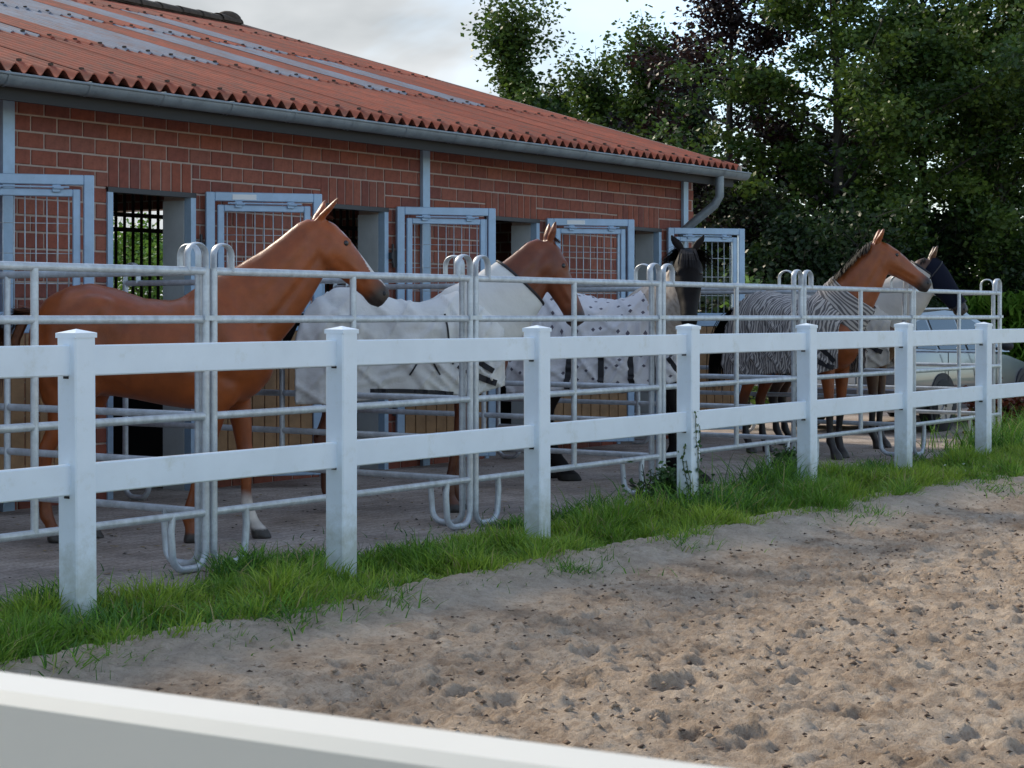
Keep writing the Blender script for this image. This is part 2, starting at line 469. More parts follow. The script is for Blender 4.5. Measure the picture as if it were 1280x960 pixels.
def make_paving_mat():
    m = bpy.data.materials.new('yard_paving'); m.use_nodes = True
    t = m.node_tree; b = t.nodes["Principled BSDF"]; b.inputs['Roughness'].default_value = 0.85
    b.inputs['Specular IOR Level'].default_value = 0.25
    co = t.nodes.new("ShaderNodeTexCoord").outputs['Object']
    br = t.nodes.new("ShaderNodeTexBrick"); br.inputs['Scale'].default_value = 1.0
    br.inputs['Brick Width'].default_value = .2; br.inputs['Row Height'].default_value = .1; br.inputs['Mortar Size'].default_value = .004
    br.inputs['Color1'].default_value = (0.38, 0.345, 0.315, 1); br.inputs['Color2'].default_value = (0.455, 0.415, 0.38, 1)
    br.inputs['Mortar'].default_value = (0.27, 0.24, 0.215, 1)
    t.links.new(co, br.inputs['Vector'])
    n = t.nodes.new("ShaderNodeTexNoise"); n.inputs['Scale'].default_value = 1.3; n.inputs['Detail'].default_value = 9; n.inputs['Roughness'].default_value = .72
    t.links.new(co, n.inputs['Vector'])
    r = t.nodes.new("ShaderNodeValToRGB"); e = r.color_ramp.elements
    e[0].position = .34; e[0].color = (0.58, 0.53, 0.49, 1); e[1].position = .62; e[1].color = (1.12, 1.06, 1.02, 1)
    t.links.new(n.outputs['Fac'], r.inputs['Fac'])
    mx = t.nodes.new("ShaderNodeMixRGB"); mx.blend_type = 'MULTIPLY'; mx.inputs['Fac'].default_value = 1
    t.links.new(br.outputs['Color'], mx.inputs['Color1']); t.links.new(r.outputs[0], mx.inputs['Color2'])
    n2 = t.nodes.new("ShaderNodeTexNoise"); n2.inputs['Scale'].default_value = 45; n2.inputs['Detail'].default_value = 4
    t.links.new(co, n2.inputs['Vector'])
    r2 = t.nodes.new("ShaderNodeMapRange"); r2.inputs['From Min'].default_value = .35; r2.inputs['From Max'].default_value = .65
    r2.inputs['To Min'].default_value = .72; r2.inputs['To Max'].default_value = 1.2
    t.links.new(n2.outputs['Fac'], r2.inputs['Value'])
    sc = t.nodes.new("ShaderNodeVectorMath"); sc.operation = 'SCALE'
    t.links.new(mx.outputs[0], sc.inputs[0]); t.links.new(r2.outputs[0], sc.inputs['Scale'])
    t.links.new(sc.outputs[0], b.inputs['Base Color'])
    bp = t.nodes.new("ShaderNodeBump"); bp.inputs['Strength'].default_value = .5; bp.inputs['Distance'].default_value = .006
    ad = t.nodes.new("ShaderNodeMath"); ad.operation = 'SUBTRACT'
    t.links.new(n2.outputs['Fac'], ad.inputs[0]); t.links.new(br.outputs['Fac'], ad.inputs[1])
    t.links.new(ad.outputs[0], bp.inputs['Height']); t.links.new(bp.outputs[0], b.inputs['Normal'])
    return m
o = MB().add([(-25, 6.98, 0), (30, 6.98, 0), (30, 32, 0), (-25, 32, 0)], [(0, 1, 2, 3)]).build('paved_yard', make_paving_mat())
tag(o, kind='structure')
# ------------------------------------------------------------------ stable building
WY = 10.90                      # front wall plane
BX0, BX1 = 2.0, 19.40           # left end (out of view) and right gable end
PITCH = 2.54
OPEN_L, OPEN_R, OPEN_TOP = 10.07, 10.95, 2.45
openings = [(OPEN_L + PITCH * k, OPEN_R + PITCH * k) for k in range(-3, 4)]
EAVE_Y, EAVE_Z, RIDGE_Y, RIDGE_Z = 10.36, 3.20, 18.57, 5.66
SL = (RIDGE_Z - EAVE_Z) / (RIDGE_Y - EAVE_Y)
def roof_z(y): return EAVE_Z + SL * (y - EAVE_Y) if y <= RIDGE_Y else RIDGE_Z - SL * (y - RIDGE_Y)
bl = empty('stable_building', (BX1, WY, 0), 0, 'long red brick stable with corrugated red roof, gutter and open barred doors', 'stable building')
O = Vector((BX1, WY, 0))
def bpart(mb, name, m, parent=bl, **k):
    mb.v = [tuple(Vector(p) - O) for p in mb.v]
    return mb.build(name, m, parent, **k)

# front wall: mortar body with openings, 0.30 thick
w = MB(); y0, y1 = WY, WY + .30
edges = [BX0] + [e for p in openings for e in p] + [BX1]
for i in range(0, len(edges), 2):
    w.box(edges[i], edges[i + 1], y0, y1, -.05, 3.11)
for a, b in openings:
    w.box(a, b, y0, y1, OPEN_TOP, 3.11)
wall = bpart(w, 'wall', M['mortar'])
# brick skin, standing 12 mm proud of the joints
BT = [(0.265, 0.080, 0.050), (0.230, 0.068, 0.046), (0.29, 0.094, 0.060), (0.205, 0.064, 0.047), (0.255, 0.088, 0.060), (0.275, 0.078, 0.046)]
bm_ = [mat('brick_clay', c, 0.85, noise=(14, 0.22), bump=(60, 0.4, 0.004), dirt=((0.21, 0.10, 0.08), 6, .58, .5)) for c in BT]
def brick_mesh(wd, ht, m):
    return MB().cbox(0, wd, -.008, .02, 0, ht, .004).mesh('brick', m)
BW, BH, J = .24, .110, .0155
stretch = [brick_mesh(BW, BH, m) for m in bm_]
half = [brick_mesh(BW / 2 - J / 2, BH, m) for m in bm_]
sold = [brick_mesh(.0985, BH * 2 + J, m) for m in bm_]
cells = []                                         # (x, z, kind, width)
RH = BH + J
for row in range(0, 26):
    z = -.05 + row * RH
    if z + BH > 3.09: break
    x = BX0 + (0 if row % 2 == 0 else -(BW + J) / 2)
    spans = []
    soldier = OPEN_TOP - .005 < z + BH / 2 < OPEN_TOP + .25
    blocks = [(a - .02, b + .02) for a, b in openings] if (z < OPEN_TOP - .06 or soldier) else []
    while x < BX1:
        xa, xb = x, x + BW
        for a, b in blocks:
            if xa < b and xb > a:
                if xa < a: xb = min(xb, a - J / 2)
                else: xa = max(xa, b + J / 2)
        if xb > BX1: xb = BX1
        if xb - xa > .03 and not any(xa >= a and xb <= b for a, b in blocks):
            cells.append((xa, z, 's', xb - xa))
        x += BW + J
rz = -.05 + 20 * RH
for a, b in openings:
    n = 8; st = (b - a + .04) / n
    for k in range(n): cells.append((a - .02 + k * st, rz, 'v', .0985))
def seen(c):                                       # what the camera can make out of a brick: nearer and higher first
    x, z, _, wd = c
    if x < 8.95 or z < 1.25: return -1
    return 1 / ((x * .8197 + WY * .5727) ** 2) * (1 if z > 1.6 else .5) * wd
cells.sort(key=seen, reverse=True)
rest = MB(); rest_tint = []
for i, (x, z, k, wd) in enumerate(cells):
    t = random.randrange(6)
    jx, jz = random.uniform(-.0015, .0015), random.uniform(-.0015, .0015)
    if i < 300:
        me = sold[t] if k == 'v' else (half[t] if wd < .16 else stretch[t])
        base = .0985 if k == 'v' else ((BW / 2 - J / 2) if wd < .16 else BW)
        b = link_mesh('brick', me, wall, (x + jx - O.x, -random.uniform(0, .003), z + jz))
        b.scale = (wd / base, 1, 1)
    else:
        h = BH * 2 + J if k == 'v' else BH
        rest.cbox(x + jx, x + wd + jx, WY - .008 - random.uniform(0, .003), WY + .02, z + jz, z + h + jz, .004)
        rest_tint += [BT[t]] * 24
rest.v = [tuple(Vector(p) - O) for p in rest.v]
rb = rest.build('bricks', mat('brick_clay_far', (.25, .08, .055), .85, noise=(14, .2), attr='tint', dirt=((0.21, 0.10, 0.08), 6, .58, .5)), wall)
ca = rb.data.color_attributes.new('tint', 'FLOAT_COLOR', 'POINT')
ca.data.foreach_set('color', np.array([(*c, 1) for c in rest_tint], dtype=np.float32).ravel())
tag(rb, kind='stuff')

# painted reveals and steel frame round every opening
for a, b in openings:
    f = MB()
    f.box(a - .045, a + .012, WY - .025, WY + .05, 0, OPEN_TOP - .002)
    f.box(b - .012, b + .045, WY - .025, WY + .05, 0, OPEN_TOP - .002)
    fr = bpart(f, 'door_frame', M['bluesteel'])
    bpart(MB().box(a - .045, b + .045, WY - .030, WY + .055, OPEN_TOP - .030, OPEN_TOP + .010), 'lintel', M['iron'], fr)
    g = MB().box(b - .016, b - .006, WY + .055, WY + .298, 0, OPEN_TOP - .05).box(a + .006, a + .016, WY + .055, WY + .298, 0, OPEN_TOP - .05)
    bpart(g, 'reveal', M['plaster'], fr)
    h = MB().box(b + .05, b + .115, WY - .06, WY - .014, 1.98, 2.04).tube([(b + .08, WY - .05, 1.94), (b + .08, WY - .05, 2.12)], .012, 8)
    bpart(h, 'latch', M['iron'], fr)

# steel columns between the bays
for x in (9.03 - 5.06, 9.03, 14.09, 19.15):
    c = MB().box(x - .055, x + .055, WY - .05, WY - .0145, 0, 3.11)
    bpart(c, 'steel_column', M['bluesteel'])

# gable wall (right), back wall, left wall, with an open aisle gate through the gable
gm = bpy.data.materials.new('gable_brick'); gm.use_nodes = True
t = gm.node_tree; b_ = t.nodes['Principled BSDF']; b_.inputs['Roughness'].default_value = .85
br = t.nodes.new('ShaderNodeTexBrick'); br.inputs['Scale'].default_value = 1; br.inputs['Brick Width'].default_value = .25
br.inputs['Row Height'].default_value = .125; br.inputs['Mortar Size'].default_value = .011
br.inputs['Color1'].default_value = (.25, .08, .055, 1); br.inputs['Color2'].default_value = (.21, .07, .05, 1); br.inputs['Mortar'].default_value = (.36, .29, .25, 1)
gt = t.nodes.new('ShaderNodeTexCoord'); gs = t.nodes.new('ShaderNodeSeparateXYZ'); gc = t.nodes.new('ShaderNodeCombineXYZ')
t.links.new(gt.outputs['Object'], gs.inputs[0]); t.links.new(gs.outputs['Y'], gc.inputs['X']); t.links.new(gs.outputs['Z'], gc.inputs['Y'])
t.links.new(gc.outputs[0], br.inputs['Vector']); t.links.new(br.outputs['Color'], b_.inputs['Base Color'])
BACKY = 2 * RIDGE_Y - WY
def gable(x0, x1, y_a, y_b, zb=None):
    mb = MB()
    def pr(ya, yb, z0):
        ys_ = [ya] + ([RIDGE_Y] if ya < RIDGE_Y < yb else []) + [yb]
        for p, q in zip(ys_[:-1], ys_[1:]):
            za, zq = roof_z(p) - .12, roof_z(q) - .12
            v = [(x0, p, z0), (x1, p, z0), (x1, q, z0), (x0, q, z0), (x0, p, za), (x1, p, za), (x1, q, zq), (x0, q, zq)]
            mb.add(v, [(0, 3, 2, 1), (4, 5, 6, 7), (0, 1, 5, 4), (1, 2, 6, 5), (2, 3, 7, 6), (3, 0, 4, 7)])
    pr(y_a, 17.6, 0); pr(17.6, 22.2, 3.0); pr(22.2, y_b, 0)
    return mb
bpart(gable(BX1 - .30, BX1 - .004, WY + .304, BACKY), 'gable_wall', gm)
bpart(gable(BX0, BX0 + .3, WY + .304, BACKY), 'gable_wall', gm)
bpart(MB().box(BX0 + .31, BX1 - .31, BACKY - .3, BACKY, 0, 3.0), 'back_wall', gm)
# interior: stall partitions and barred stall fronts along the aisle
for k in range(-3, 4):
    x = OPEN_R + PITCH * k + .75
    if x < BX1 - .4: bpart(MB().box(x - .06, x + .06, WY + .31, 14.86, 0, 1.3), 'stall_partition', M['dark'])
g = MB()
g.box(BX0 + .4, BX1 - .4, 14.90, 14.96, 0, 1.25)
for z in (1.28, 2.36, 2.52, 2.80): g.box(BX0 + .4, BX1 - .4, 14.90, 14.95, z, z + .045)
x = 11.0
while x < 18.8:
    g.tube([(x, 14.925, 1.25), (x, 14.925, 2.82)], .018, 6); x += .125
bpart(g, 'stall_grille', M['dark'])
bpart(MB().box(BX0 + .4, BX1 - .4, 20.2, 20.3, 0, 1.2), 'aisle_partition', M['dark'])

# roof: corrugated sheets in four overlapping rows, every other column holds translucent sheets in two rows
WAVE, AMP, NW = .147, .033, 5
SW = WAVE * NW
XR = BX1 + .16
ncol = int((XR - 3.6) / SW)
rows = [(EAVE_Y, 12.60), (12.50, 15.0), (14.9, 17.25), (17.15, RIDGE_Y + .02)]
under = MB()
def slab(ya, yb, dz):
    za, zb = roof_z(ya) - .06 + dz, roof_z(yb) - .06 + dz
    v = [(BX0 - .1, ya, za), (XR - .02, ya, za), (XR - .02, yb, zb), (BX0 - .1, yb, zb)]
    v += [(p[0], p[1], p[2] - .05) for p in v]
    under.add(v, [(0, 1, 2, 3), (7, 6, 5, 4), (0, 4, 5, 1), (1, 5, 6, 2), (2, 6, 7, 3), (3, 7, 4, 0)])
slab(EAVE_Y + .10, RIDGE_Y, 0); slab(RIDGE_Y, 2 * RIDGE_Y - EAVE_Y - .1, 0)
roof = bpart(under, 'roof', M['dark'])
SUB = 10
def sheet_mesh(ya, yb, row, m):
    z0, z1 = roof_z(ya) + .006 * row * 0 , roof_z(yb)
    mb = MB(); top = []; n = NW * SUB
    def prof(i): return AMP * math.cos(2 * math.pi * i / SUB)
    lift0, lift1 = .012, 0.0                        # the lower edge rides over the row below
    ysn = 6
    rings = []
    for j in range(ysn):
        f = j / (ysn - 1); yy = ya + (yb - ya) * f; zz = z0 + (z1 - z0) * f + lift0 * (1 - f) + lift1
        rings.append([(-SW + SW * i / n, yy - EAVE_Y, zz - EAVE_Z + prof(i)) for i in range(n + 1)])
    mb.sheet(rings)
    mb.sheet([[(p[0], p[1] + .001, p[2] - .009) for p in reversed(r)] for r in rings])
    mb.sheet([[(p[0], p[1], p[2]) for p in reversed(rings[0])], [(p[0], p[1] + .001, p[2] - .009) for p in reversed(rings[0])]])
    return mb.mesh('roof_sheet', m, True, 50)
rm = [mat('red_fibre_cement', c, 0.85, noise=(1.6, 0.25), dirt=((0.15, 0.070, 0.050), 3.6, 0.44, 0.72), bump=(60, 0.2, 0.003))
      for c in ((.315, .070, .034), (.288, .062, .030), (.342, .080, .040))]
sm = {}
for r, (ya, yb) in enumerate(rows):
    for k in range(3): sm[r, k] = sheet_mesh(ya, yb, r, rm[k])
    sm[r, 's'] = sheet_mesh(ya, yb, r, M['skylight'])
sky_cols = {0: (), 1: (3, 5, 7, 9, 10, 12, 14), 2: (4, 6, 8, 9, 11, 13), 3: ()}
for r in range(4):
    for c in range(ncol):
        lit = c in sky_cols[r]
        me = sm[r, 's'] if lit else sm[r, random.randrange(3)]
        link_mesh('skylight_sheet' if lit else 'roof_sheet', me, roof,
                  (XR - c * SW - O.x, EAVE_Y - O.y, EAVE_Z + random.uniform(-.003, .003)))
sc_ = MB()                                       # screw caps along the sheet laps, in the valleys' crests
for ys_ in (EAVE_Y + .14, 12.55, 14.95, 17.20):
    x_ = XR - .147
    while x_ > 5:
        z_ = roof_z(ys_) + AMP + .012
        sc_.box(x_ - .014, x_ + .014, ys_ - .014, ys_ + .014, z_ - .006, z_ + .012); x_ -= .294
q_ = bpart(sc_, 'screw_caps', M['ridge'], roof); tag(q_, kind='stuff')
# the far slope, one long run of sheets down to the back eave
far_me = sheet_mesh(EAVE_Y, RIDGE_Y + .02, 9, rm[0])
for c in range(ncol):
    link_mesh('roof_sheet', far_me, roof, (XR - (c + 1) * SW - O.x, 2 * RIDGE_Y - EAVE_Y - O.y, EAVE_Z), (0, 0, math.pi))
# ridge caps
rc = MB()
n = 10; ring = []
for k in range(n + 1):
    a = math.pi * k / n
    ring.append((math.cos(a) * .15, math.sin(a) * .10 - .03))
r0 = [(0, p[0], p[1]) for p in ring]; r1 = [(-.42, p[0] * 1.12, p[1] * 1.12 + .006) for p in ring]
rc.sheet([r0, r1]); rc.sheet([[(a, b * .86, c - .02) for a, b, c in reversed(r)] for r in (r0, r1)])
rc.sheet([list(reversed(r0)), [(a, b * .86, c - .02) for a, b, c in reversed(r0)]])
ridge_me = rc.mesh('ridge_tile', M['ridge'], True, 40)
x = XR + .03
while x > 3.6:
    b = link_mesh('ridge_tile', ridge_me, roof, (x - O.x, RIDGE_Y - O.y, RIDGE_Z + .035 + random.uniform(-.006, .006)), (random.uniform(-.03, .03), 0, random.uniform(-.015, .015)))
    x -= .395
cap = MB(); cap.ball((XR - .12, RIDGE_Y, RIDGE_Z + .07), .15, 12, 8, (1.5, .9, .75))
bpart(cap, 'ridge_end_cap', M['ridge'], roof, smooth=True)
# verge boards along the gable edge
for s in (0, 1):
    ya, yb = (EAVE_Y - .02, RIDGE_Y) if s == 0 else (2 * RIDGE_Y - EAVE_Y + .02, RIDGE_Y)
    za, zb = roof_z(EAVE_Y) - .01, RIDGE_Z
    v = []
    for x in (XR + .004, XR + .034):
        v += [(x, ya, za - .10), (x, yb, zb - .10), (x, yb, zb + .045), (x, ya, za + .045)]
    mb = MB().add(v, [(0, 1, 2, 3), (7, 6, 5, 4), (0, 4, 5, 1), (2, 6, 7, 3), (3, 7, 4, 0), (1, 5, 6, 2)])
    bpart(mb, 'verge_board', M['trim'], roof)
# fascia under the eave, gutter with its brackets
bpart(MB().box(BX0, XR - .01, EAVE_Y + .07, EAVE_Y + .10, EAVE_Z - .22, EAVE_Z - .05), 'fascia', M['dark'])  # shadow under the eave put into the near-black colour of fascia and soffit
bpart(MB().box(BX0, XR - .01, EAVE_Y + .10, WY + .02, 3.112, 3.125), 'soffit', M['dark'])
gy, gz, gr = EAVE_Y - .015, EAVE_Z - .055, .082
seg = []
gut = None
for k, (xa, xb) in enumerate([(BX0, 9.3)] + [(9.3 + 1.5 * i, 9.3 + 1.5 * (i + 1)) for i in range(6)] + [(18.3, XR + .12)]):
    mb = MB(); rr = []
    for x in (xa + .002, xb - .002):
        rr.append([(x, gy + gr * math.cos(math.pi + math.pi * q / 12), gz + gr * math.sin(math.pi + math.pi * q / 12)) for q in range(13)])
    mb.sheet(rr); mb.sheet([[(p[0], gy + (p[1] - gy) * .94, gz + (p[2] - gz) * .94) for p in reversed(r)] for r in rr])
    mb.tube([(xa, gy - gr, gz), (xb, gy - gr, gz)], .011, 8)
    if k == 7:
        e = rr[1]; mb.add([(p[0], p[1], p[2]) for p in e], [tuple(range(13))])
    if gut is None: gut = bpart(mb, 'gutter', M['zinc'], smooth=True, angle=50)
    else: bpart(mb, 'gutter_length', M['zinc'], gut, smooth=True, angle=50)
x = 5.55
while x < 19.5:
    mb = MB(); rr = []
    for xx in (x - .012, x + .012):
        rr.append([(xx, gy + (gr + .005) * math.cos(math.pi + math.pi * q / 12), gz + (gr + .005) * math.sin(math.pi + math.pi * q / 12)) for q in range(13)])
    mb.sheet(rr); mb.tube([(x, gy - gr - .004, gz + .012), (x, gy + gr, gz + .016)], .007, 6)
    bpart(mb, 'gutter_bracket', M['zinc'], gut, smooth=True, angle=50)
    x += .75
# downpipe: out of the gutter, swan neck back to the wall, down
px = 19.05
pts = [(px, gy, gz - .06), (px, gy, gz - .30), (px - .02, gy + .05, gz - .40), (px - .10, WY - .24, gz - .62), (px - .13, WY - .13, gz - .72), (px - .13, WY - .10, gz - .86), (px - .13, WY - .10, .05)]
bpart(MB().tube(pts, .052, 14), 'downpipe', M['zinc'], smooth=True, angle=60)

# stable doors, opened outwards, hinged beside the right jamb
def rod(mb, a, b, r=.006): mb.tube([a, b], r, 6)
def make_door(hx, ang, plate):
    """local x runs from the hinge to the free edge, y is thickness"""
    d = bpy.data.objects.new('stable_door', None); COL.objects.link(d); d.parent = bl
    d.location = (hx - O.x, -.06, 0); d.rotation_euler = (0, 0, R(ang))
    W_, H0, H1, MID = .98, .10, 2.475, 1.36
    def fr(x0, x1, z0, z1, wd, y0, y1):
        m = MB()
        m.cbox(x0, x0 + wd, y0, y1, z0, z1, .006).cbox(x1 - wd, x1, y0, y1, z0, z1, .006)
        m.cbox(x0 + wd, x1 - wd, y0, y1, z1 - wd, z1, .006).cbox(x0 + wd, x1 - wd, y0, y1, z0, z0 + wd, .006)
        return m
    m = fr(0, W_, H0, H1, .075, -.03, .03); m.cbox(.075, W_ - .075, -.028, .028, MID - .04, MID + .04, .006)
    m.build('frame', M['bluesteel'], d)
    m = fr(.098, W_ - .098, MID + .06, H1 - .105, .055, -.022, .022); m.build('window_frame', M['bluesteel'], d)
    m = MB()
    n = 9
    for k in range(n): rod(m, (.18 + (W_ - .36) * k / (n - 1), 0, MID + .10), (.18 + (W_ - .36) * k / (n - 1), 0, H1 - .13), .0048)
    for k in range(1, 4): rod(m, (.15, .008, MID + .1 + .22 * k), (W_ - .15, .006, MID + .1 + .22 * k), .0032)
    m.build('mesh_grille', M['galv'], d, smooth=True)
    npk = 8; pw = (W_ - .16) / npk
    for k in range(npk):
        mb = MB().cbox(.08 + k * pw + .003, .08 + (k + 1) * pw - .003, -.018 + random.uniform(-.002, .002), .016, H0 + .078, MID - .044, .004)
        mb.build('plank', M['planks'], d)
    m = MB()
    for x in (.27, W_ - .27):
        m.cbox(x - .03, x + .03, -.045, -.0225, H1 - .13, H1 - .075, .004).tube([(x - .02, -.05, H1 - .1), (x + .05, -.05, H1 - .1)], .010, 8)
    m.tube([(.18, -.045, H1 - .093), (W_ - .18, -.045, H1 - .093)], .008, 8)
    m.build('bolt', M['bluesteel'], d, smooth=True, angle=40)
    m = MB()
    for z in (.5, 1.9): m.tube([(-.02, 0, z), (-.02, 0, z + .16)], .018, 8)
    m.build('hinge', M['iron'], d)
    if plate:
        MB().box(.22, .42, -.034, -.0305, H1 - .062, H1 - .018).build('name_plate', mat('white_plate', (.75, .76, .76), .4), d)
    return d
for k in range(-2, 4):
    make_door(11.07 + PITCH * k, -37 + random.uniform(-2, 2), k in (0, 2))
# ------------------------------------------------------------------ white post-and-rail fence round the arena
FY = 6.60
FX = [2.10, 4.00, 5.90, 7.80, 9.73, 11.68, 13.64, 15.60, 17.58, 19.55, 21.53]
PW = .127
fence = empty('white_fence', (FX[0], FY, 0), 0, 'long white two-rail fence standing in the grass between the sand and the horses', 'fence')
pm = MB(); hw = PW / 2
pm.cbox(-hw, hw, -hw, hw, -.25, 1.352, .007)
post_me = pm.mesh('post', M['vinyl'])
cm = MB(); a = hw + .004
cm.add([(-a, -a, 1.345), (a, -a, 1.345), (a, a, 1.345), (-a, a, 1.345), (-a, -a, 1.368), (a, -a, 1.368), (a, a, 1.368), (-a, a, 1.368), (0, 0, 1.387)],
       [(3, 2, 1, 0), (0, 1, 5, 4), (1, 2, 6, 5), (2, 3, 7, 6), (3, 0, 4, 7), (4, 5, 8), (5, 6, 8), (6, 7, 8), (7, 4, 8)])
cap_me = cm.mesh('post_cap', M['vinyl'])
sm_ = MB()                      # the dark end of the rail pocket under each rail
for z in (1.155, .597):
    for sx in (-1, 1): sm_.box(sx * (hw + .002), sx * (hw - .004), -.018, .018, z, z + .012)
for i, x in enumerate(FX):
    p = link_mesh('post', post_me, fence, (x - FX[0], 0, random.uniform(-.004, .004)), (random.uniform(-.006, .006), random.uniform(-.006, .006), random.uniform(-.02, .02)))
    link_mesh('post_cap', cap_me, p)
    if i == 0: slot_me = sm_.mesh('rail_slot', M['black'])
    link_mesh('rail_slot', slot_me, p)
for x0, x1 in zip(FX[:-1], FX[1:]):
    for zc in (1.239, .681):
        m = MB().cbox(x0 + hw - .012 - FX[0], x1 - hw + .012 - FX[0], -.022, .022, zc - .072, zc + .072, .006)
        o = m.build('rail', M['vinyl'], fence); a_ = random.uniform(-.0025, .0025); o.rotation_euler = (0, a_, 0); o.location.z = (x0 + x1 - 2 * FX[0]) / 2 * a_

# the near fence the camera looks over
near = empty('near_fence', (.475, -1.5, 0), 0, 'blurred cream-white fence board close by at the lower left corner', 'fence')
for y in (-1.5, 1.45):
    p = link_mesh('post', post_me, near, (.143 - .26 * (y + 1.5) / 2.95, y + 1.5, 0)); link_mesh('post_cap', cap_me, p)
ang = math.atan2(.26, 2.95)
m_near = mat('cream_vinyl', (0.72, 0.69, 0.60), 0.4, noise=(4, .04), bump=(30, .03, .002))
for zc in (1.235, .677):
    m = MB().cbox(-.016, .016, .055, 2.9, zc - .075, zc + .081, .004)
    r = m.build('rail', m_near, near); r.location = (.143, 0, .0021); r.rotation_euler = (0, 0, ang)

# ------------------------------------------------------------------ galvanised corral panels
PY = 7.40
PX = [7.59 + 2.534 * i for i in range(-1, 6)]
RAILS = [.33 + .274 * k for k in range(6)]           # heights of the six rails, top one 1.70
TR = .0225
def arc(c, r, a0, a1, n, plane='xz'):
    return [(c[0] + r * math.cos(a0 + (a1 - a0) * i / n), c[1], c[2] + r * math.sin(a0 + (a1 - a0) * i / n)) for i in range(n + 1)]
_panel = {}
def panel_meshes(Lg):
    if Lg in _panel: return _panel[Lg]
    d = {}
    e = .032                                         # the end post stands this far in from the joint
    d['rail'] = MB().tube([(e, 0, 0), (Lg - e, 0, 0)], TR, 12, flat=.8, up=(0, 0, 1)).mesh('rail', M['galv'], True, 50)
    m = MB().tube([(0, 0, .16), (0, 0, 1.715)], .023, 12, up=(1, 0, 0))
    d['end_post'] = m.mesh('end_post', M['galv'], True, 50)
    d['stile'] = MB().tube([(0, 0, .33), (0, 0, 1.69)], .021, 12, up=(1, 0, 0)).mesh('stile', M['galv'], True, 50)
    # handle arched over the top rail, and the U-shaped foot under the bottom rail
    w = .145
    pts = [(0, 0, 1.70)] + [(w / 2 - w / 2 * math.cos(t), 0, 1.79 + .065 * math.sin(t)) for t in [math.pi * k / 12 for k in range(13)]] + [(w, 0, 1.70)]
    d['top_loop'] = MB().tube(pts, .026, 10, flat=.34, up=(0, 1, 0.01)).mesh('top_loop', M['galv'], True, 60)
    w = .26; r = .09
    pts = [(0, 0, .34)] + [(r - r * math.cos(t), 0, .025 + r - r * math.sin(t)) for t in [math.pi / 2 * k / 6 for k in range(7)]]
    pts += [(w - r + r * math.sin(t), 0, .025 + r - r * math.cos(t)) for t in [math.pi / 2 * k / 6 for k in range(7)]] + [(w + .012, 0, .25), (w, 0, .33)]
    m = MB().tube(pts, .0215, 10, up=(0, 1, .01))
    for x in (.055, .155): m.tube([(x, 0, .02), (x, 0, -.035)], .007, 6)
    d['foot'] = m.mesh('foot', M['galv'], True, 60)
    m = MB()
    for z in (.60, 1.42): m.box(-.034, .034, -.031, .031, z, z + .028)
    d['clamp'] = m.mesh('clamp', M['galv'])
    _panel[Lg] = d
    return d
def panel(x, y, rz, Lg, label, group):
    d = panel_meshes(Lg)
    p = empty('corral_panel', (x, y, 0), rz, label, 'fence panel', group)
    e = .032
    for z in RAILS: link_mesh('rail', d['rail'], p, (0, 0, z))
    for xx, sx in ((e, 1), (Lg - e, -1)):
        ep = link_mesh('end_post', d['end_post'], p, (xx, 0, 0))
        lp = link_mesh('top_loop', d['top_loop'], p, (xx, 0, 0)); lp.scale = (sx, 1, 1)
        ft = link_mesh('foot', d['foot'], p, (xx, 0, 0)); ft.scale = (sx, 1, 1)
        link_mesh('clamp', d['clamp'], ep)
    link_mesh('stile', d['stile'], p, (Lg / 2, 0, 0))
    return p
GF, GD = 'steel panels along the front of the stalls', 'steel panels dividing the stalls'
front_labels = ['galvanised front panel at the left edge, behind the first white post',
                'galvanised front panel before the chest and head of the bare chestnut horse',
                'galvanised front panel before the head of the chestnut in the white rug',
                'galvanised front panel before the dark horse looking at the camera',
                'galvanised front panel before the bay horse in the zebra rug',
                'galvanised front panel at the far end, before the silver car']
for i in range(6): panel(PX[i], PY, 0, 2.534, front_labels[i], GF)
div_labels = ['galvanised divider panel running back at the left edge, mostly out of view',
              'galvanised divider panel running back behind the first white post',
              'galvanised divider panel between the bare chestnut and the horse in plain white',
              'galvanised divider panel between the plain white rug and the spotted rug',
              'galvanised divider panel between the spotted rug and the zebra rug',
              'galvanised divider panel between the zebra rug and the beige rug',
              'galvanised divider panel at the far end, closest to the silver car']
for i in range(7): panel(PX[i], PY + .055, R(90), 3.36, div_labels[i], GD)

# distant white rail fence beyond the car
ff = empty('rail_fence', (30.2, 8.9, -.2), 0, 'low pale rail fence in front of the bright green maize', 'fence')
for k in range(5):
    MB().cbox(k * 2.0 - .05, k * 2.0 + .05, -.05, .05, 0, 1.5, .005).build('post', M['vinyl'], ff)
MB().cbox(.05, 8.2, -.075, -.051, 1.34, 1.48, .004).build('rail', M['trim'], ff)
MB().cbox(.05, 8.2, -.075, -.051, .80, .94, .004).build('rail', M['trim'], ff)

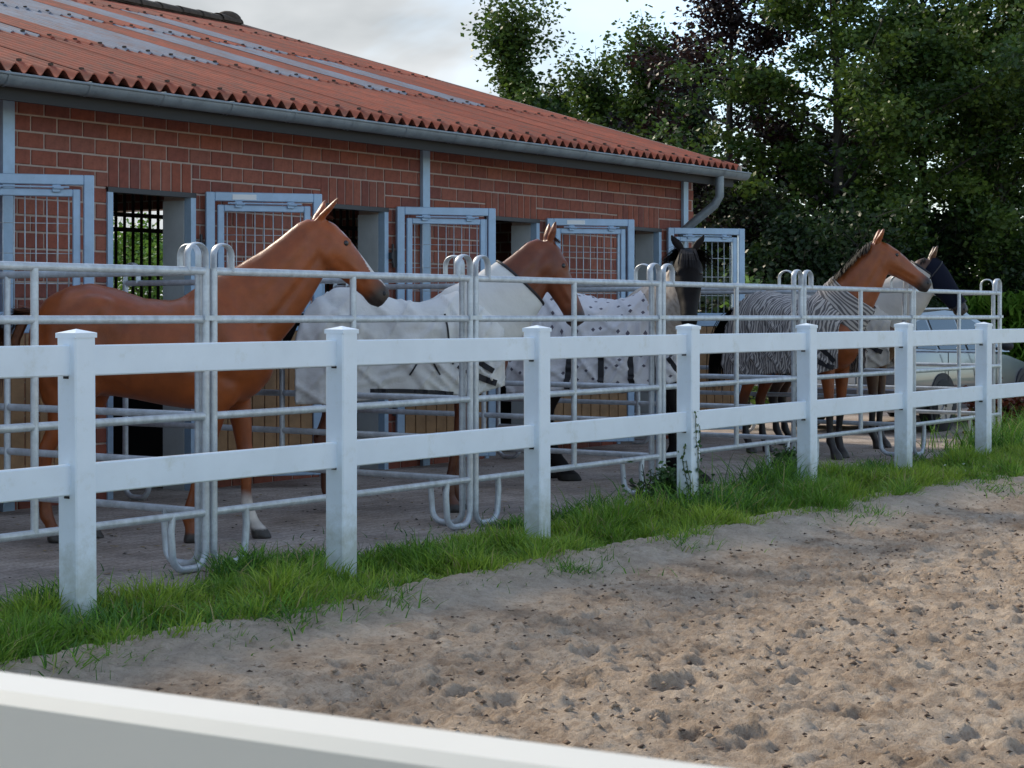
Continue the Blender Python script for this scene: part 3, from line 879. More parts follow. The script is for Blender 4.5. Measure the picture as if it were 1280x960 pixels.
# ------------------------------------------------------------------ grass blades on the verge
def blades(n_x, tint, hfun, name, label=None, xr=(3.5, 24), seedpts=None, width=.0055):
    pass
def grass_mesh(px, py, h, width, lean, col):
    n = len(px)
    pz = ground_at(px, py) - .012
    th = RNG.uniform(0, 2 * np.pi, n)                # facing
    la = RNG.uniform(0, 2 * np.pi, n)                # lean direction
    dx, dy = np.cos(la) * lean * h, np.sin(la) * lean * h
    wx, wy = np.cos(th) * width, np.sin(th) * width
    V = np.zeros((n, 7, 3), np.float32)
    for k, (f, wf) in enumerate(((0, 1.0), (.38, .85), (.72, .55))):
        bx, by, bz = px + dx * f ** 2, py + dy * f ** 2, pz + h * (f - .18 * lean * f * f)
        V[:, 2 * k, 0], V[:, 2 * k, 1], V[:, 2 * k, 2] = bx - wx * wf, by - wy * wf, bz
        V[:, 2 * k + 1, 0], V[:, 2 * k + 1, 1], V[:, 2 * k + 1, 2] = bx + wx * wf, by + wy * wf, bz
    V[:, 6, 0], V[:, 6, 1], V[:, 6, 2] = px + dx, py + dy, pz + h * (1 - .30 * lean)
    i = np.arange(n)[:, None] * 7
    Q = np.concatenate([i + np.array([[0, 1, 3, 2]]), i + np.array([[2, 3, 5, 4]])])
    T = i + np.array([[4, 5, 6]])
    C = np.repeat(col[:, None, :], 7, 1)
    return V.reshape(-1, 3), Q, T, C.reshape(-1, 3)
def verge_points(n):
    x = 3.6 + (24 - 3.6) * RNG.random(n * 3) ** 1.55
    y = RNG.uniform(4.7, 7.7, n * 3)
    e, b = verge_edge(x), verge_back(x)
    dens = np.clip((y - e + .05) / .16, 0, 1) * np.clip((b + .10 - y) / .30, 0, 1)
    bare = fbm(x * 1.6 + 5, y * 1.6, 3)
    dens *= np.clip(.95 + 1.1 * fbm(x * 3.3 - 11, y * 3.3, 2), .22, 1)
    dens *= np.clip(1.25 - 1.3 * np.clip(bare - .12, 0, 1) / .4 * np.clip((y - 6.2) / .6, 0, 1), .08, 1)
    k = RNG.random(n * 3) < dens
    return x[k][:n], y[k][:n]
gx, gy_ = verge_points(190000)
nn = len(gx)
clump = .5 + .5 * np.clip(fbm(gx * 2.2, gy_ * 2.2 + 9, 3) * 1.2, -1, 1)
e = verge_edge(gx); b = verge_back(gx)
edge_f = np.clip((gy_ - e) / .25, .45, 1) * np.clip((b + .05 - gy_) / .5, .35, 1)
near_post = np.min(np.abs(gx[:, None] - np.array(FX)[None]), 1)
low = 1 - .55 * np.exp(-(near_post / .28) ** 2) * (gy_ > 5.9) * (gy_ < 6.62)
h = low * (.07 + .205 * clump ** 1.2) * edge_f * RNG.uniform(.55, 1.35, nn)
patch = fbm(gx * .9 + 30, gy_ * .9, 3)
cA, cB, cC, cD = np.array([.15, .30, .028]), np.array([.36, .48, .055]), np.array([.050, .14, .034]), np.array([.36, .32, .14])
w = np.clip(.5 + 1.0 * patch + RNG.normal(0, .25, nn), 0, 1)[:, None]
col = cA * (1 - w) + cB * w
w2 = np.clip(RNG.normal(.15, .25, nn), 0, 1)[:, None]; col = col * (1 - w2) + cC * w2
dry = (RNG.random(nn) < .04 + .10 * np.clip(fbm(gx * 1.3 - 7, gy_ * 1.3, 2), 0, 1))[:, None]; col = np.where(dry, cD, col)
lean = np.clip(RNG.normal(.55, .28, nn), .05, 1.3)
parts = [grass_mesh(gx, gy_, h, .0036 + .0022 * RNG.random(nn) + .00012 * gx, lean, col)]
# long tufts: at the post feet, along the sand edge, under the panel feet
tx, ty, th_, tn = [], [], [], []
spots = [(5.95, 6.50, .22, 300, .13), (6.2, 6.0, .22, 300, .16), (6.55, 5.86, .24, 420, .15), (5.7, 6.25, .24, 300, .14), (7.05, 5.85, .2, 260, .15), (7.80, 6.7, .12, 120, .10),
         (9.75, 6.7, .12, 120, .08), (11.45, 6.55, .34, 520, .22), (11.75, 6.45, .38, 520, .2), (12.1, 6.7, .26, 300, .2), (13.55, 6.85, .40, 420, .18), (13.4, 6.6, .34, 300, .2),
         (14.3, 6.6, .22, 260, .2), (15.6, 6.75, .2, 200, .15), (17.6, 6.75, .22, 220, .2), (18.9, 6.9, .40, 500, .35), (19.8, 6.9, .45, 600, .5), (21, 7, .5, 700, .5), (11.0, 6.95, .26, 240, .18),
         (12.7, 5.75, .2, 300, .2), (10.3, 5.75, .16, 260, .2), (9.0, 5.8, .17, 320, .25), (14.8, 5.5, .2, 320, .25), (16.5, 5.6, .22, 300, .25), (7.75, 7.05, .14, 240, .16), (10.2, 7.1, .13, 160, .14), (8.2, 7.0, .14, 300, .22)]
for k in range(70):                              # ragged clumps hanging over the sand edge and along the back
    x = 4.2 + 17 * random.random() ** 1.3
    front = random.random() < .7
    y = float(verge_edge(np.array(x))) + random.uniform(.0, .18) if front else float(verge_back(np.array(x))) + random.uniform(-.2, .15)
    spots.append((x, y, random.uniform(.10, .24), random.randint(90, 280), random.uniform(.05, .12)))
for i, (x, y, hh, n, sp) in enumerate(spots):
    tx.append(RNG.normal(x, sp, n)); ty.append(RNG.normal(y, sp * .8, n)); th_.append(hh * RNG.uniform(.4, 1.15, n))
tx, ty, th_ = map(np.concatenate, (tx, ty, th_))
nt_ = len(tx)
w = RNG.random(nt_)[:, None]; ct = cC * (1 - w) + cA * w * 1.25
dry = (RNG.random(nt_) < .06)[:, None]; ct = np.where(dry, cD * 1.1, ct)
parts.append(grass_mesh(tx, ty, th_, .0045 + .0025 * RNG.random(nt_), np.clip(RNG.normal(.7, .3, nt_), .1, 1.4), ct))
# thin sprouts in the joints of the paving behind
sx_ = RNG.uniform(5, 22, 900); sy_ = 7.15 + np.abs(RNG.normal(0, .35, 900))
parts.append(grass_mesh(sx_, sy_, RNG.uniform(.02, .09, 900), np.full(900, .004), RNG.uniform(.3, 1.1, 900), np.tile(cC * 1.2, (900, 1))))
off = 0; Vs, Qs, Ts, Cs = [], [], [], []
for V, Q, T, C in parts:
    Vs.append(V); Qs.append(Q + off); Ts.append(T + off); Cs.append(C); off += len(V)
g = mesh_np('grass', np.concatenate(Vs), np.concatenate(Qs), np.concatenate(Ts), leaf_mat('grass_blade', (1, 1, 1), .30, .55), colors=np.concatenate(Cs))
tag(g, kind='stuff')
# ------------------------------------------------------------------ horses
def remesh(vs, fs, voxel, iters, wfun=None):
    me = bpy.data.meshes.new('t'); me.from_pydata([tuple(p) for p in vs], [], fs); me.update()
    bm = bmesh.new(); bm.from_mesh(me); bmesh.ops.recalc_face_normals(bm, faces=bm.faces); bm.to_mesh(me); bm.free()
    o = bpy.data.objects.new('t', me); COL.objects.link(o)
    md = o.modifiers.new('r', 'REMESH'); md.mode = 'VOXEL'; md.voxel_size = voxel; md.adaptivity = 0
    dg = bpy.context.evaluated_depsgraph_get()
    ev = o.evaluated_get(dg); out = bpy.data.meshes.new_from_object(ev)
    bpy.data.objects.remove(o); bpy.data.meshes.remove(me)
    n = len(out.vertices)
    co = np.empty(n * 3, np.float32); out.vertices.foreach_get('co', co); co = co.reshape(-1, 3).astype(float)
    ed = np.empty(len(out.edges) * 2, np.int32); out.edges.foreach_get('vertices', ed); ed = ed.reshape(-1, 2)
    deg = np.bincount(ed.ravel(), minlength=n)[:, None]
    def lap(c):
        s = np.zeros_like(c)
        for a in range(3):
            s[:, a] = np.bincount(ed[:, 0], c[ed[:, 1], a], n) + np.bincount(ed[:, 1], c[ed[:, 0], a], n)
        return s / np.maximum(deg, 1) - c
    for i in range(iters):
        w = wfun(co)[:, None] if wfun and i >= 4 else 1.0
        co = co + .55 * w * lap(co); co = co - (.42 if i < 4 else .25) * w * lap(co)
    out.vertices.foreach_set('co', co.astype(np.float32).ravel())
    out.polygons.foreach_set('use_smooth', [True] * len(out.polygons))
    out.update()
    return out, co

def ring(c, n, s, hh, hw, k=20, pw=1.0):
    c, n, s = Vector(c), Vector(n), Vector(s)
    r = []
    for i in range(k):
        a = 2 * math.pi * i / k
        ca, sa = math.cos(a), math.sin(a)
        r.append(c + n * hh * math.copysign(abs(ca) ** pw, ca) + s * hw * math.copysign(abs(sa) ** pw, sa))
    return r
def loft(mb, rings):
    k = len(rings[0]); mb.sheet(rings, closed=True)
    n0 = len(mb.v) - k * len(rings)
    mb.f.append(tuple(n0 + i for i in range(k))[::-1]); mb.f.append(tuple(len(mb.v) - k + i for i in range(k)))

TORSO = [(-.80, 1.36, 1.16, .07), (-.76, 1.46, 1.02, .15), (-.68, 1.545, .95, .215), (-.56, 1.605, .92, .26), (-.42, 1.625, .91, .275),
         (-.25, 1.585, .905, .27), (-.08, 1.53, .875, .285), (.08, 1.515, .845, .29), (.20, 1.545, .825, .28), (.32, 1.605, .82, .25),
         (.42, 1.60, .83, .23), (.54, 1.52, .87, .215), (.64, 1.42, .93, .18), (.71, 1.32, 1.02, .125), (.74, 1.24, 1.10, .06)]
NECK = [(.34, 1.27, .33, .170), (.50, 1.40, .31, .158), (.67, 1.55, .265, .130), (.81, 1.705, .215, .108), (.92, 1.85, .178, .092), (.98, 1.95, .145, .080), (1.01, 2.01, .095, .06)]
DORSAL = [(1.00, 2.075), (1.10, 2.025), (1.185, 1.945), (1.285, 1.825), (1.37, 1.715), (1.432, 1.648), (1.475, 1.598), (1.492, 1.555)]
VENTRAL = [(.925, 1.905), (.98, 1.795), (1.04, 1.72), (1.14, 1.66), (1.24, 1.592), (1.305, 1.540), (1.352, 1.484), (1.415, 1.462)]
HEAD_W = [.070, .104, .108, .085, .068, .062, .064, .050]
_sc = lambda p: (.985 + (p[0] - .985) * .95, 2.0 + (p[1] - 2.0) * .95)
DORSAL = [_sc(p) for p in DORSAL]; VENTRAL = [_sc(p) for p in VENTRAL]
HEAD_ = [((d[0] + v[0]) / 2, (d[1] + v[1]) / 2, math.hypot(d[0] - v[0], d[1] - v[1]) / 2, w) for d, v, w in zip(DORSAL, VENTRAL, HEAD_W)]
FRONT = [(.40, 1.16, .13, .075), (.44, 1.00, .112, .075), (.465, .86, .090, .066), (.475, .72, .068, .054), (.478, .60, .054, .046), (.482, .53, .055, .049), (.484, .48, .054, .048),
         (.474, .42, .042, .037), (.468, .30, .035, .029), (.466, .22, .040, .034), (.47, .165, .050, .042), (.492, .12, .040, .038), (.515, .085, .044, .043), (.53, .06, .055, .052), (.545, 0, .068, .062)]
HIND = [(-.50, 1.25, .24, .115), (-.52, 1.08, .21, .115), (-.50, .94, .165, .10), (-.515, .82, .12, .078), (-.555, .72, .085, .058), (-.61, .62, .064, .049), (-.645, .55, .067, .049),
        (-.642, .48, .056, .044), (-.628, .40, .044, .037), (-.615, .28, .039, .033), (-.608, .20, .044, .037), (-.60, .155, .052, .044), (-.575, .115, .042, .040), (-.555, .085, .046, .044), (-.54, .06, .056, .052), (-.525, 0, .068, .062)]

def tint_mat(name, rough=.37, spec=.46, sheen=.0):
    return mat(name, (1, 1, 1), rough, attr='coat', noise=(9, .20), bump=(170, .35, .004), spec=spec, sheen=sheen)
M['coat'] = tint_mat('horse_coat'); M['coat_matt'] = tint_mat('horse_coat_dark', .62, .14)
M['hair_dark'] = mat('dark_hair', (0.010, 0.008, 0.008), .65, noise=(30, .3), spec=.2)
M['hair_chestnut'] = mat('chestnut_hair', (0.15, 0.052, 0.020), .6, noise=(30, .3))
M['eye'] = mat('horse_eye', (0.008, 0.006, 0.006), .08, spec=.7)

def rug_mat(name, kind):
    m = bpy.data.materials.new(name); m.use_nodes = True
    t = m.node_tree; b = t.nodes['Principled BSDF']; b.inputs['Roughness'].default_value = .85; b.inputs['Specular IOR Level'].default_value = .15
    b.inputs['Sheen Weight'].default_value = .15
    uv = t.nodes.new('ShaderNodeUVMap'); uv.uv_map = 'cloth'
    def rgb(c):
        n = t.nodes.new('ShaderNodeRGB'); n.outputs[0].default_value = (*c, 1); return n.outputs[0]
    def mixc(f, a, c):
        n = t.nodes.new('ShaderNodeMixRGB'); t.links.new(f, n.inputs['Fac']); t.links.new(a, n.inputs['Color1']); t.links.new(c, n.inputs['Color2']); return n.outputs[0]
    nz = t.nodes.new('ShaderNodeTexNoise'); nz.inputs['Scale'].default_value = 3.5; nz.inputs['Detail'].default_value = 6
    t.links.new(uv.outputs[0], nz.inputs['Vector'])
    gr = t.nodes.new('ShaderNodeMapRange'); gr.inputs['From Min'].default_value = .45; gr.inputs['From Max'].default_value = .75; gr.inputs['To Max'].default_value = .45
    t.links.new(nz.outputs['Fac'], gr.inputs['Value'])
    if kind == 'white': c = mixc(gr.outputs[0], rgb((.70, .70, .68)), rgb((.52, .49, .44)))
    elif kind == 'beige': c = mixc(gr.outputs[0], rgb((.50, .465, .42)), rgb((.36, .32, .28)))
    elif kind == 'cream': 
        n2 = t.nodes.new('ShaderNodeTexNoise'); n2.inputs['Scale'].default_value = 24; n2.inputs['Detail'].default_value = 6; t.links.new(uv.outputs[0], n2.inputs['Vector'])
        g2 = t.nodes.new('ShaderNodeMapRange'); g2.inputs['From Min'].default_value = .45; g2.inputs['From Max'].default_value = .72
        t.links.new(n2.outputs['Fac'], g2.inputs['Value'])
        c = mixc(g2.outputs[0], rgb((.55, .48, .41)), rgb((.30, .225, .17)))
    elif kind == 'spots':
        v = t.nodes.new('ShaderNodeTexVoronoi'); v.voronoi_dimensions = '2D'; v.distance = 'MANHATTAN'; v.inputs['Scale'].default_value = 8.5; v.inputs['Randomness'].default_value = .6
        t.links.new(uv.outputs[0], v.inputs['Vector'])
        lt = t.nodes.new('ShaderNodeMath'); lt.operation = 'LESS_THAN'; lt.inputs[1].default_value = .15; t.links.new(v.outputs['Distance'], lt.inputs[0])
        base = mixc(gr.outputs[0], rgb((.68, .67, .69)), rgb((.56, .53, .52)))
        c = mixc(lt.outputs[0], base, rgb((.13, .12, .15)))
    else:
        w = t.nodes.new('ShaderNodeTexWave'); w.wave_type = 'BANDS'; w.bands_direction = 'X'; w.inputs['Scale'].default_value = 11; w.inputs['Distortion'].default_value = 9.0
        w.inputs['Detail'].default_value = 2.2; w.inputs['Detail Scale'].default_value = 1.1
        mp_ = t.nodes.new('ShaderNodeMapping'); mp_.inputs['Scale'].default_value = (1.0, .32, 1); mp_.inputs['Rotation'].default_value = (0, 0, .18)
        t.links.new(uv.outputs[0], mp_.inputs['Vector']); t.links.new(mp_.outputs[0], w.inputs['Vector'])
        g2 = t.nodes.new('ShaderNodeMapRange'); g2.inputs['From Min'].default_value = .46; g2.inputs['From Max'].default_value = .60
        t.links.new(w.outputs['Fac'], g2.inputs['Value'])
        c = mixc(g2.outputs[0], rgb((.13, .12, .12)), mixc(gr.outputs[0], rgb((.47, .435, .405)), rgb((.36, .325, .29))))
    t.links.new(c, b.inputs['Base Color'])
    bp = t.nodes.new('ShaderNodeBump'); bp.inputs['Strength'].default_value = .5; bp.inputs['Distance'].default_value = .03
    n3 = t.nodes.new('ShaderNodeTexNoise'); n3.inputs['Scale'].default_value = 7; n3.inputs['Detail'].default_value = 4; t.links.new(uv.outputs[0], n3.inputs['Vector'])
    t.links.new(n3.outputs['Fac'], bp.inputs['Height']); t.links.new(bp.outputs[0], b.inputs['Normal'])
    return m

def horse(loc, heading, s, label, coat, pose, rug=None, tail_mat='hair_dark', mane_mat='hair_dark', seed=1):
    HEAD = [(a, b, c, w * pose.get('headw', 1)) for a, b, c, w in HEAD_]
    rnd = random.Random(seed)
    root = empty('horse', (loc[0], loc[1], 0), R(heading), label, 'horse', 'horses in the stalls')
    root.scale = (s, s, s)
    mb = MB()
    up, side, fwd = Vector((0, 0, 1)), Vector((0, 1, 0)), Vector((1, 0, 0))
    loft(mb, [ring((x, 0, (t + b) / 2), up, side, (t - b) / 2, hw, 24, .92) for x, t, b, hw in TORSO])
    for sy in (-1, 1):
        mb.ball((-.50, sy * .135, 1.17), 1, 16, 12, (.25, .135, .33))
        mb.ball((.42, sy * .125, 1.20), 1, 16, 12, (.17, .105, .32))
        mb.ball((.60, sy * .075, 1.14), 1, 12, 10, (.13, .095, .16))
        mb.ball((-.36, sy * .18, 1.45), 1, 12, 8, (.16, .07, .10))
        mb.ball((.44, sy * .135, 1.02), 1, 12, 10, (.12, .075, .20))
        mb.ball((-.60, sy * .11, 1.02), 1, 12, 10, (.13, .085, .24))
    # legs
    feet = pose.get('feet', {})
    fe = pose.get('feather', 0)
    for nm, table, y0 in (('front', FRONT, .13), ('hind', HIND, .135)):
        for sd, sy in (('l', 1), ('r', -1)):
            dx = feet.get(nm + sd, 0); top = table[0][1]
            rs = []
            for x, z, a, b in table:
                f = max(0, (top - z) / top)
                lift = 0
                g = 1 + fe * max(0, min(1, (.34 - z) / .2)) * (1 if z > .02 else .8)
                xx = x + dx * f; yy = sy * (y0 - .015 * f)
                n = Vector((1, 0, 0)); rs.append(ring((xx - (.03 * fe if z < .3 else 0), yy, z), n, side * 1.0, a * g, b * g, 14))
            loft(mb, rs)
    # neck and head
    npit, hpit, yaw, hyaw = R(pose.get('neck', 0)), R(pose.get('head', 0)), R(pose.get('yaw', 0)), R(pose.get('headyaw', 0))
    def rot(p, c, a): 
        x, z = p[0] - c[0], p[1] - c[1]
        return (c[0] + x * math.cos(a) - z * math.sin(a), c[1] + x * math.sin(a) + z * math.cos(a))
    nk = [rot(p, (.40, 1.33), npit * min(1, i / 2.0)) for i, p in enumerate(NECK)]
    hd = [rot(rot(p, (.98, 1.985), hpit), (.40, 1.33), npit) for p in HEAD]
    yaws = [yaw * (i / (len(nk) - 1)) ** pose.get('yawpow', 1.1) for i in range(len(nk))]
    P = [Vector((nk[0][0], 0, nk[0][1]))]
    for i in range(1, len(nk)):
        dx, dz = nk[i][0] - nk[i - 1][0], nk[i][1] - nk[i - 1][1]
        P.append(P[-1] + Vector((dx * math.cos(yaws[i]), dx * math.sin(yaws[i]), dz)))
    yh = yaw + hyaw
    H = []
    for p in hd:
        dx, dz = p[0] - nk[-2][0], p[1] - nk[-2][1]
        H.append(P[-2] + Vector((dx * math.cos(yh), dx * math.sin(yh), dz)))
    def frames(pts, ys):
        fr = []
        for i, p in enumerate(pts):
            t = (pts[min(i + 1, len(pts) - 1)] - pts[max(i - 1, 0)]).normalized()
            sv = Vector((-math.sin(ys[i]), math.cos(ys[i]), 0)); sv = (sv - t * sv.dot(t)).normalized()
            fr.append((p, t.cross(sv) * 1.0, sv))
        return fr
    FN, FH = frames(P, yaws), []
    for i, p in enumerate(H):                       # each head section stands from jaw line to face line
        nx_, nz_ = DORSAL[i][0] - VENTRAL[i][0], DORSAL[i][1] - VENTRAL[i][1]
        a_ = hpit + npit; nx_, nz_ = nx_ * math.cos(a_) - nz_ * math.sin(a_), nx_ * math.sin(a_) + nz_ * math.cos(a_)
        FH.append((p, Vector((nx_ * math.cos(yh), nx_ * math.sin(yh), nz_)).normalized(), Vector((-math.sin(yh), math.cos(yh), 0))))
    def oball(i, n, sd, rn, rt, rs_, off=0.0):       # an ellipsoid in head axes
        c, nv, sv = FH[i]; t_ = sv.cross(nv)
        k0 = len(mb.v); mb.ball((0, 0, 0), 1, 14, 10)
        for q in range(k0, len(mb.v)):
            x_, y_, z_ = mb.v[q]; mb.v[q] = tuple(c + nv * (n + rn * z_) + sv * (sd + rs_ * y_) + t_ * (off + rt * x_))
    loft(mb, [ring(p, n, sv, k[2], k[3], 20) for (p, n, sv), k in zip(FN, NECK)])
    loft(mb, [ring(p, n, sv, k[2], k[3], 20, .9) for (p, n, sv), k in zip(FH, HEAD)])
    hfw = Vector((math.cos(yh), math.sin(yh), 0)); hsd = Vector((-math.sin(yh), math.cos(yh), 0))
    # brow, cheek and nostril masses
    hp = lambda i, n, sd: FH[i][0] + FH[i][1] * n + FH[i][2] * sd
    for sd in (-1, 1):
        oball(2, .088, .070 * sd, .026, .042, .024)
        oball(1, -.045, .070 * sd, .085, .095, .036, .03)
        oball(6, .022, .040 * sd, .028, .030, .022)
    oball(6, -.045, 0, .026, .036, .034)
    ear_t = pose.get('ears', .25)
    ears = []
    for sd in (-1, 1):
        b0 = hp(0, .078, .052 * sd)
        tip = b0 + Vector((0, 0, .128)) + hfw * (.15 * ear_t) + hsd * (pose.get('earout', .030) * sd)
        rs = []
        for f, a, b in ((-.2, .024, .026), (.1, .034, .032), (.35, .044, .027), (.6, .040, .021), (.85, .023, .014), (1, .006, .006)):
            c = b0.lerp(tip, f); rs.append(ring(c, hsd, hfw, a, b, 10))
        loft(mb, rs); ears.append((b0, tip))
    me, co = remesh(mb.v, mb.f, .0135, 22, lambda c: np.clip(1.25 - c[:, 0] - .8 * np.clip(.75 - c[:, 2], 0, 1) * 2, .06, 1) * np.clip((1.75 - c[:, 2]) / .3, .06, 1))
    # ---- muscle relief, then coat pattern
    nv_ = np.empty(len(co) * 3, np.float32); me.vertex_normals.foreach_get('vector', nv_); nv_ = nv_.reshape(-1, 3)
    rel_ = fbm(co[:, 0] * 5.5 + seed * 3 + co[:, 1] * 2, co[:, 2] * 4.0 + co[:, 1] * 3, 3)
    amp_ = .0042 * np.clip((co[:, 2] - .55) / .3, .15, 1) * np.clip(1.3 - .55 * np.clip(co[:, 0], 0, 2), .3, 1)
    bodyw = (np.abs(co[:, 1]) > .04) * np.clip((.62 - co[:, 0]) / .15, 0, 1) * np.clip((co[:, 2] - .72) / .15, 0, 1)
    def seg2(p, q, r, a):
        p, q = np.array(p), np.array(q); v = co[:, [0, 2]] - p; d_ = q - p
        u_ = np.clip((v @ d_) / (d_ @ d_), 0, 1); dd_ = np.linalg.norm(v - u_[:, None] * d_, axis=1)
        return a * np.exp(-(dd_ / r) ** 2)
    dsp = 0
    for g_ in (((.53, 1.54), (.60, 1.18), .035, -.013), ((.20, 1.52), (.27, 1.12), .045, -.011), ((.27, 1.10), (.50, 1.02), .035, -.012), ((.36, 1.52), (.50, 1.20), .05, .011),
               ((.33, 1.20), (.38, 1.08), .07, .012), ((-.28, 1.28), (-.24, 1.18), .085, -.020), ((-.36, 1.02), (-.18, .96), .035, -.012), ((-.70, 1.38), (-.62, .98), .035, -.012),
               ((-.34, 1.43), (-.30, 1.47), .05, .010), ((-.47, 1.36), (-.42, 1.06), .055, .012), ((-.56, 1.30), (-.50, 1.00), .03, -.008), ((-.33, 1.38), (-.40, 1.08), .03, -.009)):
        dsp = dsp + seg2(*g_)
    for k_ in range(6): dsp = dsp + seg2((-.17 + .06 * k_, 1.33), (-.22 + .06 * k_, 1.0), .016, -.0028)
    dsp = dsp * bodyw
    for i0, i1, fn_, fs_, r_, a_ in ((1, 5, -.50, .85, .028, -.011), (2, 4, .30, .95, .05, .006), (2, 5, .02, .98, .03, -.006)):
        for sd in (-1, 1):
            pts_ = [np.array(FN[i_][0] + FN[i_][1] * NECK[i_][2] * fn_ + FN[i_][2] * NECK[i_][3] * fs_ * sd) for i_ in range(i0, i1 + 1)]
            best_ = np.full(len(co), 9.)
            for p, q in zip(pts_[:-1], pts_[1:]):
                v = co - p; d_ = q - p; u_ = np.clip((v @ d_) / (d_ @ d_), 0, 1); best_ = np.minimum(best_, np.linalg.norm(v - u_[:, None] * d_, axis=1))
            dsp = dsp + a_ * np.exp(-(best_ / r_) ** 2)
    for i0, i1, n0, n1, s0, r_, a_ in ((2, 4, -.02, .0, .085, .016, .007), (2, 4, -.055, -.03, .08, .022, -.006), (5, 7, -.048, -.052, .05, .010, -.006), (1, 2, -.10, -.10, .085, .03, .006)):
        for sd in (-1, 1):
            p = np.array(FH[i0][0] + FH[i0][1] * n0 + FH[i0][2] * s0 * sd); q = np.array(FH[i1][0] + FH[i1][1] * n1 + FH[i1][2] * s0 * .75 * sd)
            v = co - p; d_ = q - p; u_ = np.clip((v @ d_) / (d_ @ d_), 0, 1); dsp = dsp + a_ * np.exp(-(np.linalg.norm(v - u_[:, None] * d_, axis=1) / r_) ** 2)
    co = co + nv_ * (rel_ * amp_ + dsp)[:, None]
    me.vertices.foreach_set('co', co.astype(np.float32).ravel()); me.update()
    base = np.array(coat['base']); n = len(co)
    C = np.tile(base, (n, 1))
    wob = np.array([0.5 * math.sin(p[0] * 21 + p[1] * 13) + .5 * math.sin(p[2] * 17 + p[0] * 9) for p in co])
    z = co[:, 2] + .03 * wob
    def blend(w, c):
        w = np.clip(w, 0, 1)[:, None]; return C * (1 - w) + np.array(c) * w
    if 'points' in coat: C = blend((coat.get('pheight', .62) - z) / .22, coat['points'])
    if 'belly' in coat: C = blend((1.02 - z) / .25 * (z > .75), coat['belly'])
    for nm, hgt in coat.get('socks', {}).items():
        cx = .5 if nm.startswith('front') else -.6; sy = 1 if nm.endswith('l') else -1
        w = (np.sign(co[:, 1]) == sy) * (np.abs(co[:, 0] - cx - feet.get(nm, 0) * .8) < .45) * np.clip((hgt - z) / .05, 0, 1)
        C = blend(w, (.55, .50, .46))
    mot = fbm(co[:, 0] * 3.1 + seed, co[:, 2] * 3.1 + co[:, 1] * 2, 3)
    C = C * (1 + .22 * np.clip(mot, -1, 1))[:, None]
    C = blend((.068 - co[:, 2]) / .012, coat.get('hoof', (.045, .038, .034)))
    Hn = np.array([tuple(h) for h in H]); best = np.full(n, 9.0); tt = np.zeros(n)
    for i in range(len(Hn) - 1):
        a, dv = Hn[i], Hn[i + 1] - Hn[i]; u = np.clip(((co - a) @ dv) / (dv @ dv), 0, 1)
        dd = np.linalg.norm(co - (a + u[:, None] * dv), axis=1); k = dd < best; best[k] = dd[k]; tt[k] = i + u[k]
    hn, hs = np.array(FH[3][1]), np.array(FH[3][2])
    rel = co - np.stack([np.interp(tt, range(len(Hn)), Hn[:, a]) for a in range(3)], -1)
    nn_, ss_ = rel @ hn, rel @ hs
    if 'muzzle' in coat: C = blend(np.clip((tt - 4.3) / 1.3, 0, 1) * (best < .13), coat['muzzle'])
    if coat.get('blaze'):
        wd = .046 + .010 * np.sin(tt * 2.0)
        C = blend((np.abs(ss_) < wd) * (nn_ > .02) * (tt > 1.2) * (tt < 5.6) * (best < .2) * 1.0, (.62, .58, .54))
    ins = np.zeros(n)
    for b0, tip in ears:
        ax = np.array(tip - b0); L2 = ax @ ax; u = ((co - np.array(b0)) @ ax) / L2
        dd = np.linalg.norm(co - np.array(b0) - u[:, None] * ax, axis=1); ins = np.maximum(ins, (u > .8) * (dd < .06) * (u < 1.2))
    C = blend(ins * .6, np.array(base) * .35)
    ca = me.color_attributes.new('coat', 'FLOAT_COLOR', 'POINT')
    c4 = np.ones((n, 4), np.float32); c4[:, :3] = C; ca.data.foreach_set('color', c4.ravel())
    me.name = 'body'; me.materials.append(M[coat.get('mat', 'coat')])
    link_mesh('body', me, root)
    for sd in (-1, 1):
        link_mesh('eye', MB().ball(tuple(hp(2, .068, .0865 * sd * pose.get('headw', 1))), .0195, 12, 8).mesh('eye', M['eye'], True), root)
    nm_ = MB()
    for sd in (-1, 1): nm_.ball(tuple(hp(6, .026, .057 * sd)), 1, 8, 6, (.014, .010, .016))
    link_mesh('nostril', nm_.mesh('nostril', M['black'], True), root)
    # ---- mane, forelock, tail
    V = []; F = []
    def strand(p0, d0, L, w, wdir, sag, segs=4):
        p = Vector(p0); d_ = Vector(d0).normalized(); wv = Vector(wdir).normalized() * w
        b = len(V)
        for k in range(segs + 1):
            f = 1 - .75 * (k / segs) ** 1.5
            V.append(p - wv * f); V.append(p + wv * f)
            p = p + d_ * (L / segs); d_ = (d_ + Vector((0, 0, -sag))).normalized()
        for k in range(segs): F.append((b + 2 * k, b + 2 * k + 1, b + 2 * k + 3, b + 2 * k + 2))
    crest = [p + nv * (k[2] - .008) for (p, nv, sv), k in list(zip(FN, NECK))[1:]]
    sides = [sv for p, nv, sv in FN[1:]]
    ml = pose.get('mane', .16); mcover = pose.get('mane_from', 0)
    for q in range(pose.get('mane_n', 420)):
        u = rnd.uniform(mcover, len(crest) - 1.001); i = int(u); f = u - i
        c = crest[i].lerp(crest[i + 1], f); tg = (crest[i + 1] - crest[i]).normalized(); sv = sides[i]
        sg = rnd.choice(pose.get('mane_side', (1, 1, 1, -1)))
        d0 = sv * sg * rnd.uniform(.5, 1.2) + Vector((0, 0, rnd.uniform(*pose.get('mane_up', (.0, .30))))) + tg * rnd.uniform(-.4, .1)
        strand(c - sv * sg * .010 - Vector((0, 0, .006)), d0, ml * rnd.uniform(.6, 1.25), .007, tg, .55)
    poll = hp(0, .10, 0)
